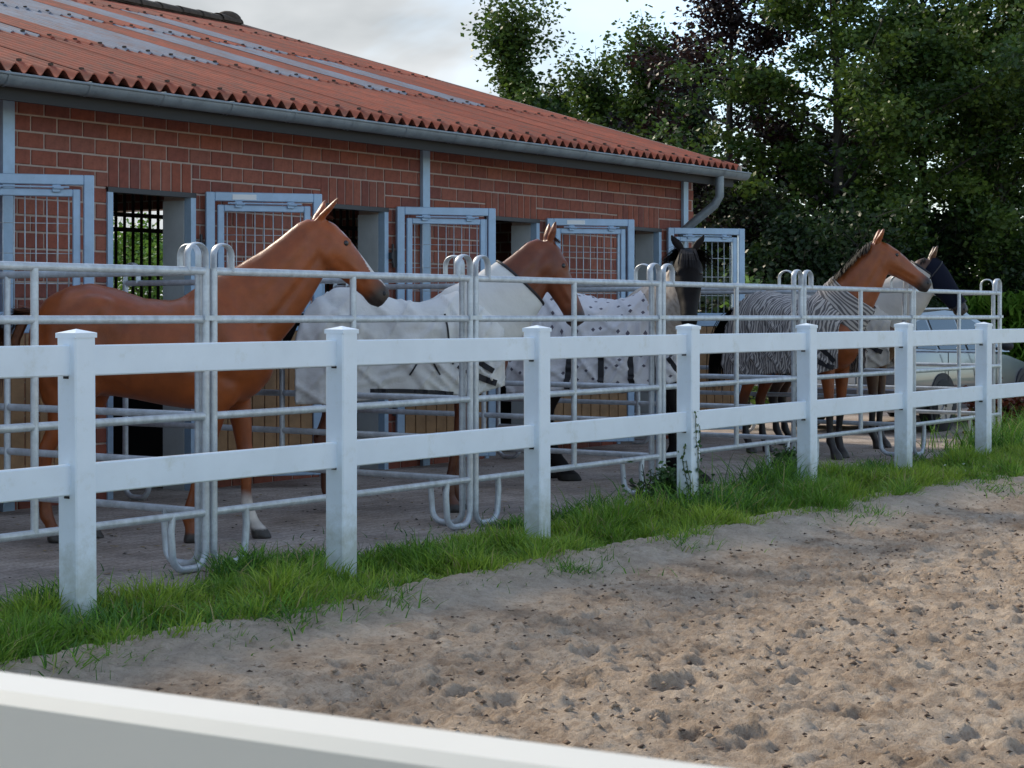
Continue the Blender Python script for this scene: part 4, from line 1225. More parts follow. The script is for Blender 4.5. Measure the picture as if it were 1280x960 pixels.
    for q in range(70):
        sd = rnd.uniform(-.045, .045)
        d0 = FH[2][1] * .5 + FH[1][1] * .4 + (H[4] - H[1]).normalized() * 1.1 + hsd * sd * 6
        strand(poll + hsd * sd, d0, pose.get('forelock', .17) * rnd.uniform(.6, 1.2), .006, hsd, .25)
    mo = MB(); mo.v, mo.f = V, F
    mo.build('mane', M[mane_mat], root)
    V = []; F = []
    tb = Vector((-.775, 0, 1.43))
    for q in range(260):
        a = rnd.uniform(0, 6.28); r = rnd.uniform(0, .035)
        p0 = tb + Vector((rnd.uniform(-.02, .02), r * math.cos(a), r * math.sin(a)))
        strand(p0, Vector((-1, rnd.uniform(-.25, .25), rnd.uniform(-.35, .25))), rnd.uniform(.55, 1.0), .010, (0, 1, .2), .75, 7)
    tm_ = MB(); tm_.v, tm_.f = V, F
    tm_.tube([tb + Vector((.05, 0, 0)), tb + Vector((-.07, 0, -.03)), tb + Vector((-.12, 0, -.16)), tb + Vector((-.125, 0, -.34))], [.045, .04, .03, .01], 8)
    tm_.build('tail', M[tail_mat], root)
    if rug: make_rug(root, rug, FN, rnd)
    if pose.get('mask'):
        rs = [ring(p, nv, sv, k[2] + .016, k[3] + .030, 20, .9) for (p, nv, sv), k in list(zip(FH, HEAD))[0:6]]
        m = MB(); m.sheet(rs, closed=True); mk = m.build('fly_mask', mat('navy_mesh', (.009, .011, .022), .9, bump=(200, .4, .002), spec=.1), root, smooth=True)
        m = MB()
        for i in (1, 5):
            p, nv, sv = FH[i]; k = HEAD[i]
            m.tube([tuple(c) for c in ring(p, nv, sv, k[2] + .018, k[3] + .032, 20, .9)] , .008, 6)
        m.build('strap', M['black'], mk, smooth=True)
    return root

def cloth(name, rings, uvs, m, parent, closed=False):
    """a fabric sheet with uv metres and its own thickness"""
    mb = MB().sheet(rings); me = mb.mesh(name, m, True)
    flat = [u for r in uvs for u in r]
    uv = me.uv_layers.new(name='cloth')
    for lp in me.loops: uv.data[lp.index].uv = flat[lp.vertex_index]
    o = link_mesh(name, me, parent)
    md = o.modifiers.new('thickness', 'SOLIDIFY'); md.thickness = .008; md.offset = 1
    return o

CREASES = [((.22, 1.36), (-.36, 1.13), .020, .020), ((.20, 1.24), (-.30, 1.00), .018, .018), ((.26, 1.46), (.22, .98), .022, .018), ((.36, 1.44), (.33, .95), .020, .020), ((.44, 1.36), (.42, 1.0), .018, .016),
           ((-.05, 1.02), (-.55, .92), .018, .014), ((-.50, 1.46), (-.62, .95), .024, .016), ((-.36, 1.44), (-.44, .92), .020, .012), ((.10, 1.10), (.30, .90), .016, .016), ((.52, 1.30), (.60, .95), .018, .018)]

def make_rug(root, spec, FN, rnd):
    xs_t = [t[0] for t in TORSO]
    ip = lambda x, j: float(np.interp(x, xs_t, [t[j] for t in TORSO]))
    hem = spec.get('hem', .80)
    x0, x1 = -.835, spec.get('front', .69)
    nx, ny = 110, 40
    ph = rnd.uniform(0, 9)
    def pt(x, s_, off=0.0):
        """s_ from -1 (right hem) over 0 (spine) to 1 (left hem)"""
        sg = 1 if s_ >= 0 else -1; a = abs(s_)
        top = ip(max(x, -.79), 1) + .030; hw = max(ip(max(x, -.78), 3), .16) + .045
        hw = max(hw, .295 - .9 * max(0, -.66 - x) - .9 * max(0, x - .45))
        if x < -.79: top -= (-.79 - x) * 3.0
        if x > .45: top = min(top, 1.60 - (x - .45) * .35 + .02)
        zm = min(1.24, top - .08)
        hm = hem + .035 * math.sin(x * 3.1 + 1) + (.10 if x > .45 else 0) * (x - .45) / .25
        if a < .5:
            w = a / .5 * math.pi / 2
            y, z = hw * math.sin(w) ** .85, zm + (top - zm) * math.cos(w) ** .85
        else:
            f = (a - .5) / .5
            y, z = hw + .012 * math.sin(f * 2.5), zm + (hm - zm) * f
        fo = 1 - abs(float(perlin(x * 3.4 + z * 3.6 + ph, z * 1.1 + sg * 7)))
        fo2 = 1 - abs(float(perlin(x * 4.2 - z * 3.0 - ph, z * 1.3 - x + sg * 5)))
        wr = .030 * max(0, fo - .88) / .12 + .024 * max(0, fo2 - .90) / .10 + .012 * float(perlin(x * 5 + z * 2.2 + ph, z * 2.5 + sg * 7)) + .006 * float(perlin(x * 12 - z * 5 + ph, z * 3 + sg * 3)) + .012 * float(perlin(x * 8 + ph, sg * 5.)) * max(0, a - .5) * 2
        for (cx0, cz0), (cx1, cz1), cr_, ca_ in spec.get('creases', CREASES):
            dx_, dz_ = cx1 - cx0, cz1 - cz0; u_ = max(0, min(1, ((x - cx0) * dx_ + (z - cz0) * dz_) / (dx_ * dx_ + dz_ * dz_)))
            dd_ = math.hypot(x - cx0 - u_ * dx_, z - cz0 - u_ * dz_); wr += ca_ * math.sin(math.pi * (.12 + .76 * u_)) * (math.exp(-(dd_ / cr_) ** 2) - .55 * math.exp(-((dd_ - 2.1 * cr_) / cr_) ** 2))
        y = y + off + wr * min(1, a * 3)
        if a < .5: z += (off + wr * .5) * math.cos(a / .5 * math.pi / 2)
        return Vector((x, sg * y, z))
    rings, uvs = [], []
    for i in range(nx + 1):
        x = x0 + (x1 - x0) * i / nx
        ss = [-1 + 2 * k / (2 * ny) for k in range(2 * ny + 1)]
        rings.append([pt(x, q) for q in ss])
        uvs.append([(x, q * 1.05 + 3) for q in ss])
    rg = cloth('rug', rings, uvs, spec['mat'], root)
    if spec.get('neck'):
        a, b = spec['neck']
        k = 28; rr, uu = [], []
        # neck cover: fine steps along the neck frames
        st = 18
        for q in range(st + 1):
            u = a + (b - a) * q / st; i = min(int(u), len(FN) - 2); f = u - i
            p = FN[i][0].lerp(FN[i + 1][0], f); nv = FN[i][1].lerp(FN[i + 1][1], f); sv = FN[i][2].lerp(FN[i + 1][2], f)
            hh = NECK[i][2] * (1 - f) + NECK[i + 1][2] * f + .022; hw = NECK[i][3] * (1 - f) + NECK[i + 1][3] * f + .03
            rgk = []
            for c in range(k + 1):
                an = math.pi * 2 * c / k + math.pi
                w = .010 * float(perlin(u * 2.2 + ph, an * 2.0)) + .006 * float(perlin(u * 6, an * 3 + ph))
                rgk.append(p + nv * (hh + w) * math.cos(an) + sv * (hw + w) * math.sin(an))
            rr.append(rgk); uu.append([(.5 + u * .2, c / k * .9) for c in range(k + 1)])
        cloth('neck_cover', rr, uu, spec.get('neckmat', spec['mat']), rg)
        if spec.get('edge', True):
            m = MB(); m.tube([tuple(p) for p in rr[-1]], .011, 6); m.build('binding', M['black'], rg, smooth=True)
    def ribbon(path, w, name='strap', m=M['black'], off=.014):
        pts = [pt(x, q, off) for x, q in path]
        mb = MB(); L_, R_ = [], []
        for i, p in enumerate(pts):
            t = (pts[min(i + 1, len(pts) - 1)] - pts[max(i - 1, 0)]).normalized()
            sg = 1 if path[i][1] >= 0 else -1
            wv = t.cross(Vector((0, sg, 0))).normalized() * w / 2
            L_.append(p - wv); R_.append(p + wv)
        mb.sheet([L_, R_]); o = mb.build(name, m, rg)
        md = o.modifiers.new('thickness', 'SOLIDIFY'); md.thickness = .006; md.offset = 0
        return o
    lerp = lambda a, b, n=44: [(a[0] + (b[0] - a[0]) * k / n, a[1] + (b[1] - a[1]) * k / n) for k in range(n + 1)]
    for a, b, w in spec.get('straps', ()):
        ribbon(lerp(a, b), w)
    for x, w in spec.get('girths', ()):                # belly straps from hem to hem under the belly
        m = MB(); bot = ip(x, 2) - .03; h0 = pt(x, 1).z
        yy = abs(pt(x, 1).y)
        pts = [(x, yy * math.cos(t) , h0 - (h0 - min(bot, h0 - .06)) * math.sin(t)) for t in [math.pi * k / 14 for k in range(15)]]
        m.tube(pts, w / 2, 8, flat=.2, up=(1, 0, 0)); m.build('girth', M['black'], rg, smooth=True)
    return rg

chest = dict(base=(.27, .064, .013), muzzle=(.035, .022, .018), blaze=True, socks={'frontl': .30}, points=(.20, .052, .012), pheight=.5)
horse((8.41, 8.66), -55, 1.02, 'bare chestnut horse with a thin white blaze, without a rug, at the left', chest,
      dict(yaw=11, headyaw=12, head=2, neck=-2, earout=.085, feet={'frontr': -.30, 'frontl': .10, 'hindl': .1, 'hindr': -.08}, mane=.10, mane_n=380, mane_side=(1,), forelock=.08, ears=.6),
      tail_mat='hair_chestnut', mane_mat='hair_chestnut', seed=3)

white = rug_mat('white_fly_sheet', 'white')
horse((10.72, 8.42), -48, 1.0, 'chestnut horse in a plain white fly rug with black straps', dict(base=(.155, .038, .012), muzzle=(.04, .02, .018), points=(.11, .035, .016), pheight=.8),
      dict(yaw=8, head=-16, neck=-3, feet={'frontr': -.22, 'frontl': -.14}, mane=.09, mane_n=260, mane_from=2.2, mane_side=(1,), forelock=.08, ears=.2),
      rug=dict(mat=white, hem=.84, neck=(.2, 3.05), straps=[((.24, -.32), (.30, -.70), .014), ((.10, -.55), (-.02, -.80), .012), ((.10, -.55), (.20, -.80), .012), ((.33, -.72), (.52, -.86), .022), ((.44, -.62), (.60, -.80), .04), ((.46, -.80), (.62, -.94), .045), ((-.3, -.92), (.3, -.99), .03)],
               girths=[(-.02, .05), (.14, .05)]), mane_mat='hair_chestnut', seed=5)

spots = rug_mat('spotted_fly_sheet', 'spots'); cream = rug_mat('cream_neck_cover', 'cream')
horse((13.75, 8.60), -67.6, 1.02, 'black horse turned to face the camera, white rug printed with small dark marks', dict(mat='coat_matt', base=(.009, .007, .007), muzzle=(.010, .009, .009), hoof=(.03, .027, .025)),
      dict(yaw=-88, yawpow=.62, headyaw=8, head=-4, neck=-9, headw=1.15, earout=.085, feather=.8, feet={'frontl': .14, 'frontr': .32, 'hindr': .26, 'hindl': .06}, mane=.24, mane_n=520, mane_from=3.0, mane_up=(.1, .5), mane_side=(1, -1), forelock=.30, ears=.1),
      rug=dict(mat=spots, hem=.78, neck=(.2, 4.1), neckmat=cream, edge=False, straps=[((-.30, -.50), (-.30, -.60), .05), ((-.25, -.66), (-.28, -.99), .05), ((.02, -.60), (.02, -.99), .05), ((.26, -.66), (.28, -.99), .05), ((.46, -.6), (.46, -.98), .04), ((.58, -.72), (.66, -.9), .04)],
               girths=[(.0, .05), (.16, .05)]), seed=8)

zebra = rug_mat('zebra_fly_sheet', 'zebra')
bay = dict(base=(.24, .062, .014), muzzle=(.03, .02, .018), points=(.02, .016, .015), pheight=.66)
horse((17.28, 8.46), -106, 1.03, 'bay horse in a zebra striped rug, head stretched over the panel', bay,
      dict(yaw=44, headyaw=10, head=2, neck=7, feet={'frontr': .06, 'frontl': -.06}, mane=.15, mane_n=800, mane_from=1.2, mane_up=(.05, .35), mane_side=(1, -1, -1), forelock=.12, ears=.35),
      rug=dict(mat=zebra, hem=.80, neck=(.2, 2.3), edge=False, straps=[((.56, -.70), (.66, -.9), .05), ((.52, -.86), (.66, -.98), .05)], girths=[(-.02, .05), (.14, .05)]), seed=13)

beige = rug_mat('beige_fly_sheet', 'beige')
horse((18.72, 8.74), -85, 1.03, 'horse in a beige rug wearing a dark fly mask, farthest along the stalls', dict(base=(.10, .045, .022), muzzle=(.03, .02, .018), points=(.02, .016, .015), pheight=.7),
      dict(yaw=22, headyaw=6, head=-6, neck=-4, mane=.1, mane_n=160, mane_from=4.6, forelock=.1, ears=.3, mask=True),
      rug=dict(mat=beige, hem=.80, neck=(.2, 4.6), straps=[((.30, -.25), (.52, -.7), .02), ((.40, -.6), (.62, -.8), .05)], girths=[(0, .05)]), seed=21)
# ------------------------------------------------------------------ silver car behind the far stall
car = empty('parked_car', (20.85, 8.75, 0), 0, 'silver grey car parked behind the last panel, blue sky in its glass', 'car')
car.scale = (1.12, 1.05, 1.02)
m_paint = mat('silver_paint', (.19, .20, .22), .28, .55, coat=.8)
m_glass = mat('car_glass', (.02, .03, .04), .04, spec=.9)
m_tyre = mat('tyre_rubber', (.02, .02, .02), .8)
m_rim = mat('alloy_rim', (.45, .46, .48), .3, .8)
W2 = .90
prof = [(0.0, .45, .80, .80), (.04, .32, .96, .86), (.25, .26, 1.0, .90), (.9, .24, .99, .90), (2.2, .24, .96, .91), (3.1, .24, .92, .90), (3.7, .25, .82, .89), (4.25, .28, .72, .84), (4.48, .38, .62, .70)]
rings = []
for x, zb, zt, w in prof:
    zs = [(0, zb), (w * .90, zb), (w * .985, zb + .10), (w, zb + (zt - zb) * .45), (w * .985, zb + (zt - zb) * .72), (w * .95, zt - .03), (w * .86, zt), (0, zt + .02)]
    rings.append([(x, W2 - y, z) for y, z in zs] + [(x, W2 + y, z) for y, z in reversed(zs)])
m = MB(); loft(m, rings)
body = m.build('body', m_paint, car, smooth=True, angle=35)
roofp = [(.18, .98), (.55, 1.36), (.95, 1.45), (1.7, 1.485), (2.35, 1.45), (2.75, 1.32), (3.35, .93)]
rr = [[(x, W2 - .80 + .24 * max(0, z - .95) / .53 * .8, z) for x, z in roofp], [(x, W2 - .5, z + .03) for x, z in roofp], [(x, W2 + .5, z + .03) for x, z in roofp], [(x, W2 + .80 - .24 * max(0, z - .95) / .53 * .8, z) for x, z in roofp]]
m = MB(); m.sheet(rr)
for side_ in (0, 3):
    m.add(rr[side_], [tuple(range(7)) if side_ == 0 else tuple(range(7))[::-1]])
m.build('cabin', m_paint, car, smooth=True, angle=30)
def pane(pts, off, name='window'):
    mm = MB(); mm.add([(p[0], p[1], p[2]) for p in pts] , [tuple(range(len(pts)))]); o_ = mm.build(name, m_glass, car)
    md = o_.modifiers.new('thickness', 'SOLIDIFY'); md.thickness = .008; md.offset = 0
def side_y(z, s): return W2 + s * (.80 - .24 * max(0, z - .95) / .53 * .8 + .006)
for s in (-1, 1):
    for poly in ([(.50, 1.02), (.72, 1.34), (1.0, 1.385), (1.05, 1.0)], [(1.13, 1.0), (1.09, 1.39), (1.85, 1.42), (1.90, .985)], [(1.98, .98), (1.93, 1.42), (2.32, 1.385), (2.66, 1.27), (2.98, .98)]):
        pane([(x, side_y(z, s), z) for x, z in poly], 0)
def roof_zx(x): return float(np.interp(x, [p[0] for p in roofp], [p[1] for p in roofp]))
pane([(.20, W2 - .62, 1.01), (.20, W2 + .62, 1.01), (.50, W2 + .52, 1.345), (.50, W2 - .52, 1.345)], 0, 'rear_window')
pane([(3.30, W2 - .66, .98), (3.30, W2 + .66, .98), (2.82, W2 + .56, 1.31), (2.82, W2 - .56, 1.31)], 0, 'windscreen')
for s in (-1, 1):
    y = W2 + s * (.905)
    for x in (.95, 3.62):
        a = MB(); a.tube([(x, y - s * .02, .33), (x, y + s * .006, .33)], .385, 24); a.build('wheel_arch', M['black'], car)
        w = MB(); w.tube([(x, y - s * .18, .32), (x, y - s * .14, .32), (x, y + s * .012, .32), (x, y + s * .02, .32)], [.30, .32, .32, .30], 24)
        wo_ = w.build('wheel', m_tyre, car, smooth=True, angle=40)
        r_ = MB(); r_.tube([(x, y + s * .021, .32), (x, y + s * .026, .32)], .205, 24)
        for k in range(5):
            an = k * 2 * math.pi / 5; r_.obb((x + .1 * math.cos(an), y + s * .03, .32 + .1 * math.sin(an)), (math.cos(an), 0, math.sin(an)), (0, 1, 0), (-math.sin(an), 0, math.cos(an)), .10, .006, .022)
        r_.build('rim', m_rim, wo_)
    MB().ball((2.72, W2 + s * 1.0, 1.02), 1, 12, 8, (.07, .09, .065)).tube([(2.72, W2 + s * .86, .98), (2.72, W2 + s * .98, 1.0)], .02, 8).build('mirror', M['black'], car, smooth=True)
    for x in (1.15, 2.05): MB().cbox(x, x + .2, W2 + s * .905 - .012, W2 + s * .905 + .012, .80, .825, .004).build('door_handle', m_paint, car)
    MB().cbox(.03, .22, W2 + s * .80 - .06, W2 + s * .80 + .075, .68, .92, .02).build('tail_light', mat('red_lens', (.25, .01, .01), .2), car)
    MB().cbox(3.95, 4.32, W2 + s * .74 - .1, W2 + s * .74 + .09, .58, .68, .02).build('headlight', mat('clear_lens', (.6, .62, .65), .1), car)
    for x in (1.09, 1.94): MB().box(x - .004, x + .004, W2 + s * .911 - .004, W2 + s * .911 + .004, .32, .96).build('door_seam', M['black'], car)
    MB().tube([(.6, W2 + s * .6, 1.40), (.8, W2 + s * .6, 1.495), (2.2, W2 + s * .6, 1.51), (2.4, W2 + s * .6, 1.44)], .014, 8).build('roof_rail', M['galv'], car, smooth=True)
MB().cbox(-.05, .06, .12, 1.68, .30, .56, .03).build('bumper', m_paint, car)
MB().box(-.058, -.045, .64, 1.16, .60, .71).build('number_plate', mat('plate_white', (.7, .7, .68), .4), car)

# ------------------------------------------------------------------ leaves, trees and shrubs
def leaf_cards(P, size, D=None, flat=.45):
    """folded rhombus leaves: 4 vertices, 2 triangles each"""
    n = len(P)
    a = RNG.normal(size=(n, 3)); a[:, 2] = a[:, 2] * flat - .15; a /= np.linalg.norm(a, axis=1)[:, None]
    b = RNG.normal(size=(n, 3)); b -= (b * a).sum(1)[:, None] * a; b /= np.linalg.norm(b, axis=1)[:, None]
    nrm = np.cross(a, b)
    L = size[:, None]; Wd = L * RNG.uniform(.26, .40, n)[:, None]
    fold = RNG.uniform(-.10, .16, n)[:, None] * L
    V = np.stack([P - a * L * .5, P + b * Wd + nrm * fold, P + a * L * .5, P - b * Wd + nrm * fold], 1)
    i = np.arange(n)[:, None] * 4
    T = np.concatenate([i + np.array([[0, 1, 2]]), i + np.array([[0, 2, 3]])])
    return V.reshape(-1, 3), T
M['bark'] = mat('beech_bark', (.045, .040, .034), .9, noise=(6, .3), bump=(20, .6, .02))
GREEN = leaf_mat('green_leaf', (1, 1, 1), .32, .45)
def tree(name, px, Z, H, Rad, nleaf, c1, c2, label, group, zlow=.08, seed=0, leaf=.108, spire=0.0, limbs=46, cat='tree', sig=.17, trunk=True, loose=1.0):
    rng = np.random.default_rng(seed); rd = random.Random(seed)
    u = (px - 640) / 2300
    bx, by = Z * (.8197 + .5727 * u), Z * (.5727 - .8197 * u)
    root = empty(name, (bx, by, -.18), 0, label, cat, group)
    tb = MB()
    r0 = .011 * H + .03
    path = [Vector((0, 0, 0))]
    for k in range(1, 9): path.append(Vector((path[-1].x + rd.uniform(-.05, .05) * H * .06, path[-1].y + rd.uniform(-.05, .05) * H * .06, H * .84 * k / 8)))
    tb.tube(path, [r0 * (1 - .88 * k / 8) for k in range(9)], 8)
    tips = []; wts = []
    for q in range(limbs):
        f = zlow + (1 - zlow) * (q + rd.random()) / limbs
        z0 = H * .82 * max(.03, f - .10)
        i = min(7, int(z0 / (H * .84) * 8)); b0 = path[i].lerp(path[i + 1], z0 / (H * .84) * 8 - i)
        env = math.sin(min(1, (f + .22) / .75) * math.pi / 2) * (1 - max(0, (f - .45) / .55) ** (1.6 - spire)) + .10
        Lr = Rad * env * rd.uniform(.55, 1.22) * loose
        az = q * 2.4 + rd.uniform(-.5, .5); el = R(rd.uniform(5, 42) + 45 * max(0, f - .55))
        d_ = Vector((math.cos(az) * math.cos(el), math.sin(az) * math.cos(el), math.sin(el)))
        pts = [b0]
        for k in range(5):
            d_ = (d_ + Vector((rd.uniform(-.16, .16), rd.uniform(-.16, .16), rd.uniform(-.10, .16)))).normalized()
            pts.append(pts[-1] + d_ * Lr / 5)
        tb.tube(pts, [max(.006, r0 * .34 * (1 - f * .5) * (1 - .17 * k)) for k in range(6)], 5, cap=False)
        for t in range(rd.randint(6, 10)):
            g = rd.uniform(.25, 1) * 5; j = min(4, int(g)); p0 = pts[j].lerp(pts[j + 1], g - j)
            dv = (d_ * .6 + Vector((rd.gauss(0, .7), rd.gauss(0, .7), rd.gauss(.12, .4)))).normalized()
            Lt = Lr * rd.uniform(.18, .42)
            p1 = p0 + dv * Lt
            tb.tube([p0, p1], [.008, .003], 3, cap=False)
            tips.append((p0, p1)); wts.append(Lt + .15)
    for q in range(int(limbs * .9)):                # leader shoots
        p0 = path[7].lerp(path[8], rd.random()) ; dv = Vector((rd.gauss(0, .45), rd.gauss(0, .45), rd.uniform(.4, 1.2))).normalized()
        p1 = p0 + dv * H * rd.uniform(.05, .17); tb.tube([p0, p1], [.010, .003], 3, cap=False); tips.append((p0, p1)); wts.append(.55)
    if trunk: tb.build('trunk', M['bark'], root, smooth=True)
    A = np.array([tuple(p) for p, _ in tips]); B = np.array([tuple(p) for _, p in tips]); w = np.array(wts); w /= w.sum()
    k = rng.choice(len(A), nleaf, p=w); f = rng.random(nleaf)[:, None] ** .7
    cen = A[k] * (1 - f) + B[k] * f
    P = cen + rng.normal(0, sig, (nleaf, 3)) * np.array([1, 1, .62])
    P[:, 2] = np.clip(P[:, 2], .1, None)
    V, T = leaf_cards(P, leaf * rng.uniform(.65, 1.35, nleaf))
    tw = rng.random(len(A)); hue = np.clip(.75 * tw[k] + rng.normal(0, .25, nleaf) * .6, 0, 1)[:, None]
    C = np.array(c1) * (1 - hue) + np.array(c2) * hue
    C *= rng.uniform(.75, 1.2, nleaf)[:, None]
    o_ = mesh_np('crown' if cat == 'tree' else 'foliage', V, tris=T, mat=GREEN, parent=root, colors=np.repeat(C, 4, 0))
    return root
G1, G2 = (.030, .070, .014), (.130, .195, .030)
D1, D2 = (.014, .034, .012), (.036, .072, .020)
K1, K2 = (.015, .008, .010), (.038, .018, .017)
TG = 'trees in the row behind the stable'
tree('hornbeam_tree', 640, 38, 8.7, 2.6, 44000, G1, G2, 'ragged green tree at the left end of the row, rising above the roof ridge', TG, seed=1, spire=.6)
tree('hornbeam_tree', 742, 39, 7.6, 2.2, 32000, G1, G2, 'round-topped green tree second from the left, lowest of the row', TG, seed=2)
tree('hornbeam_tree', 812, 38, 8.2, 2.1, 30000, G1, G2, 'green tree with a pointed leaning top left of the dark copper tree', TG, seed=3, spire=.5)
tree('hornbeam_tree', 868, 41, 7.9, 2.0, 19000, D1, D2, 'thin dark green tree just left of the copper leaved tree', TG, seed=4)
tree('copper_beech_tree', 915, 35.5, 10.4, 2.7, 21000, K1, K2, 'copper beech with dark purple leaves standing above the gutter end', TG, seed=5, loose=1.05)
tree('beech_tree', 1050, 34, 11.5, 3.2, 62000, G1, G2, 'tall green tree right of the copper beech, behind the zebra rug horse', TG, seed=6)
tree('beech_tree', 1150, 37, 11.8, 3.2, 62000, G1, G2, 'tall broad green tree above the two farthest horse heads', TG, seed=7)
tree('beech_tree', 1250, 35, 11.0, 3.0, 60000, G1, G2, 'tall green tree at the right end over the maize', TG, seed=8)
tree('hornbeam_tree', 603, 40, 6.3, 1.7, 12000, G1, G2, 'lowest green tree at the far left end, only its top above the roof ridge', TG, seed=31)
tree('hornbeam_tree', 700, 40, 7.2, 1.9, 18000, D1, G2, 'green tree filling in behind the left end tree and the round-topped one', TG, seed=32)
tree('hornbeam_tree', 778, 40.5, 7.3, 1.9, 18000, D1, G2, 'green tree between the round-topped tree and the pointed leaning one', TG, seed=33)
tree('hornbeam_tree', 845, 42, 7.4, 2.0, 18000, D1, D2, 'dark green tree between the pointed leaning one and the thin dark one', TG, seed=34)
tree('hedge_tree', 180, 38, 3.7, 2.6, 14000, (.12, .24, .03), (.20, .34, .06), 'bright green bush seen through the barred stall, out beyond the gable', None, seed=35, limbs=30, cat='bush')
BG = 'bushes under the trees'
tree('understorey_bush', 985, 31.5, 3.6, 2.2, 15000, D1, D2, 'dark bush under the trees behind the zebra rug rump', BG, seed=11, limbs=30, cat='bush', leaf=.10)
tree('understorey_bush', 1075, 33, 3.6, 2.4, 15000, D1, D2, 'dark bush under the trees behind the bay horse head', BG, seed=12, limbs=30, cat='bush', leaf=.10)
tree('understorey_bush', 1175, 34.5, 3.5, 2.4, 14000, D1, D2, 'dark bush under the trees behind the fly mask', BG, seed=13, limbs=30, cat='bush', leaf=.10)
tree('understorey_bush', 1275, 36, 3.4, 2.4, 12000, D1, D2, 'dark bush under the trees above the maize at the right edge', BG, seed=14, limbs=30, cat='bush', leaf=.10)
tree('understorey_bush', 905, 33, 4.2, 2.2, 15000, K1, D2, 'dark purple-green bush beside the gutter end', BG, seed=15, limbs=30, cat='bush', leaf=.10)
tree('sapling', 934, 23.5, 2.25, .42, 520, (.10, .19, .035), (.17, .28, .05), 'light green sapling between the last door and the zebra rug rump', None, seed=16, limbs=14, cat='shrub', leaf=.11, sig=.09)
tree('dock_plant', 1273, 22.2, .62, .62, 3600, (.10, .022, .010), (.20, .055, .022), 'rust brown dry plant at the right edge beside the car', None, seed=17, limbs=22, cat='plant', leaf=.075, sig=.08)
tree('wild_weed', 838, 13.5, .50, .30, 900, (.045, .10, .03), (.09, .17, .05), 'leafy weed growing against the fence post that has climbing stems on it', None, seed=18, limbs=18, cat='plant', leaf=.05, sig=.06)
tree('wild_weed', 985, 15.8, .52, .25, 500, (.045, .10, .03), (.09, .17, .05), 'tall loose weed beside the post before the zebra rug', None, seed=19, limbs=14, cat='plant', leaf=.05, sig=.05)

# climbing stems on the fourth visible fence post
vm = MB(); rd = random.Random(4)
vine = empty('bindweed_vine', (11.68, 6.6, 0), 0, 'thin stems with small leaves climbing a white fence post', 'plant')
lp = []
for s in range(4):
    x, y = (-.07, rd.uniform(-.05, .05)) if s < 2 else (rd.uniform(-.05, .05), -.07)
    z = 0; pts = []
    while z < .42 + .12 * s:
        pts.append((x, y, z)); lp.append((x, y, z)); z += .05
        if s < 2: y = max(-.06, min(.06, y + rd.uniform(-.02, .02)))
        else: x = max(-.06, min(.06, x + rd.uniform(-.02, .02)))
    vm.tube(pts, .003, 5)
vm.build('stem', mat('vine_stem', (.07, .09, .035), .8), vine)
lp = np.array(lp); lp = np.repeat(lp, 2, 0) + RNG.normal(0, .012, (len(lp) * 2, 3))
V, T = leaf_cards(lp, RNG.uniform(.025, .05, len(lp)))
mesh_np('leaves', V, tris=T, mat=GREEN, parent=vine, colors=np.tile(np.array([.05, .11, .03]), (len(V), 1)))

# maize at the far right: upright stalks with arching leaves
n = 2600
mx_ = RNG.uniform(31.5, 40, n); my_ = RNG.uniform(5.5, 12.9, n)
Vs, Qs, Cs = [], [], []; off = 0
for k in range(7):
    hz = RNG.uniform(.3, 1.9, n); az = RNG.uniform(0, 2 * np.pi, n); L_ = RNG.uniform(.45, .85, n)
    dx, dy = np.cos(az), np.sin(az); wx, wy = -dy * .035, dx * .035
    V = np.zeros((n, 8, 3))
    for j, (f, zz, wf) in enumerate(((0, 0, .8), (.35, .26, 1), (.7, .30, .8), (1, .08, .12))):
        for q, sg in ((0, -1), (1, 1)):
            V[:, 2 * j + q] = np.stack([mx_ + dx * L_ * f * .8 + sg * wx * wf, my_ + dy * L_ * f * .8 + sg * wy * wf, -.2 + hz + L_ * zz], -1)
    i = np.arange(n)[:, None] * 8 + off
    Qs.append(np.concatenate([i + np.array([[2 * j, 2 * j + 1, 2 * j + 3, 2 * j + 2]]) for j in range(3)])); off += n * 8
    Vs.append(V.reshape(-1, 3)); hh = RNG.random(n)[:, None]
    Cs.append(np.repeat(np.array([.11, .25, .03]) * (1 - hh) + np.array([.24, .42, .06]) * hh, 8, 0))
mz = mesh_np('maize', np.concatenate(Vs), np.concatenate(Qs), mat=leaf_mat('maize_leaf', (1, 1, 1), .4, .45), colors=np.concatenate(Cs))
tag(mz, kind='stuff')

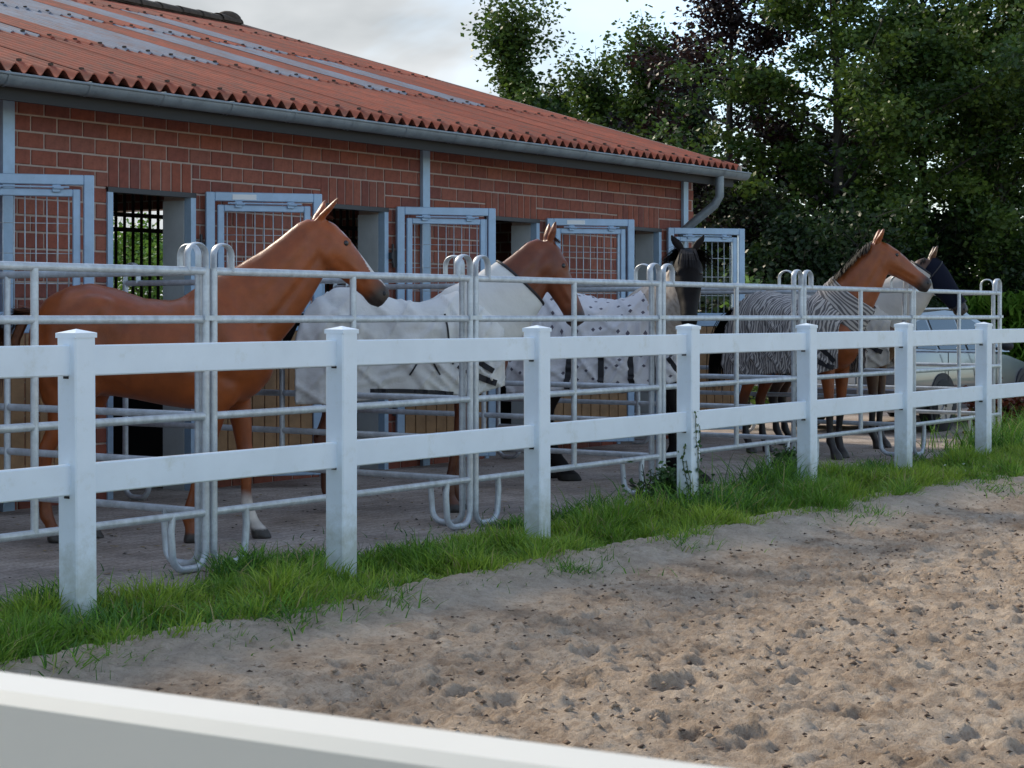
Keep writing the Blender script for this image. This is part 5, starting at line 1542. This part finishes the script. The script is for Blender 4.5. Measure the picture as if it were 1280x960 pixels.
# ------------------------------------------------------------------ small things on the ground
def chunks(name, n, xr, yr, zf, size, m, sq=.6):
    x = RNG.uniform(*xr, n); y = RNG.uniform(*yr, n)
    base = np.array([(1, 0, 0), (-.6, .8, 0), (-.5, -.8, 0), (.1, 0, .9), (0, .1, -.5)])
    T0 = np.array([(0, 1, 3), (1, 2, 3), (2, 0, 3), (1, 0, 4), (2, 1, 4), (0, 2, 4)])
    z = zf(x, y); s_ = size * RNG.uniform(.4, 1.5, n) ** 1.5
    v = base[None] * (1 + RNG.normal(0, .3, (n, 5, 3))) * s_[:, None, None]
    v[:, :, 1] *= RNG.uniform(.4, 1, n)[:, None]; v[:, :, 2] *= sq
    a = RNG.uniform(0, 6.28, n)[:, None]; c, s2 = np.cos(a), np.sin(a)
    V = np.stack([v[:, :, 0] * c - v[:, :, 1] * s2 + x[:, None], v[:, :, 0] * s2 + v[:, :, 1] * c + y[:, None], v[:, :, 2] + (z + .15 * s_)[:, None]], -1)
    T = (T0[None] + 5 * np.arange(n)[:, None, None]).reshape(-1, 3)
    return mesh_np(name, V.reshape(-1, 3), tris=T, mat=m)
sz = lambda x, y: sand_z(x, y)
o = chunks('sand_clods', 3000, (4.5, 18), (1.6, 5.45), sz, .0135, mat('sand_clod', (.30, .225, .16), .95, noise=(20, .3))); tag(o, kind='stuff')
o = chunks('dark_clods', 900, (4.5, 17), (1.6, 5.2), sz, .015, mat('dark_clod', (.13, .088, .062), .95, noise=(25, .4)), .45); tag(o, kind='stuff')
o = chunks('peat_crumbs', 2600, (4.5, 18), (1.6, 5.5), sz, .011, mat('peat_crumb', (.06, .038, .026), .95), .4); tag(o, kind='stuff')
o = chunks('straw_litter', 700, (6.5, 19), (7.15, 10.6), lambda x, y: x * 0 + .002, .016, mat('straw_bit', (.34, .26, .15), .9, noise=(20, .3)), .15); tag(o, kind='stuff')
o = chunks('dark_litter', 500, (6.5, 19), (7.1, 10.6), lambda x, y: x * 0 + .002, .012, mat('dark_litter', (.05, .04, .032), .95), .25); tag(o, kind='stuff')
fl = RNG.uniform(0, 1, (26, 2)); fx_, fy_ = 15.2 + fl[:, 0] * 3.2, 5.75 + fl[:, 1] * .7
V, T = leaf_cards(np.stack([fx_, fy_, ground_at(fx_, fy_) + .12], -1), np.full(26, .035), flat=.1)
o = mesh_np('clover_flowers', V, tris=T, mat=mat('clover_white', (.75, .75, .68), .7)); tag(o, kind='stuff')
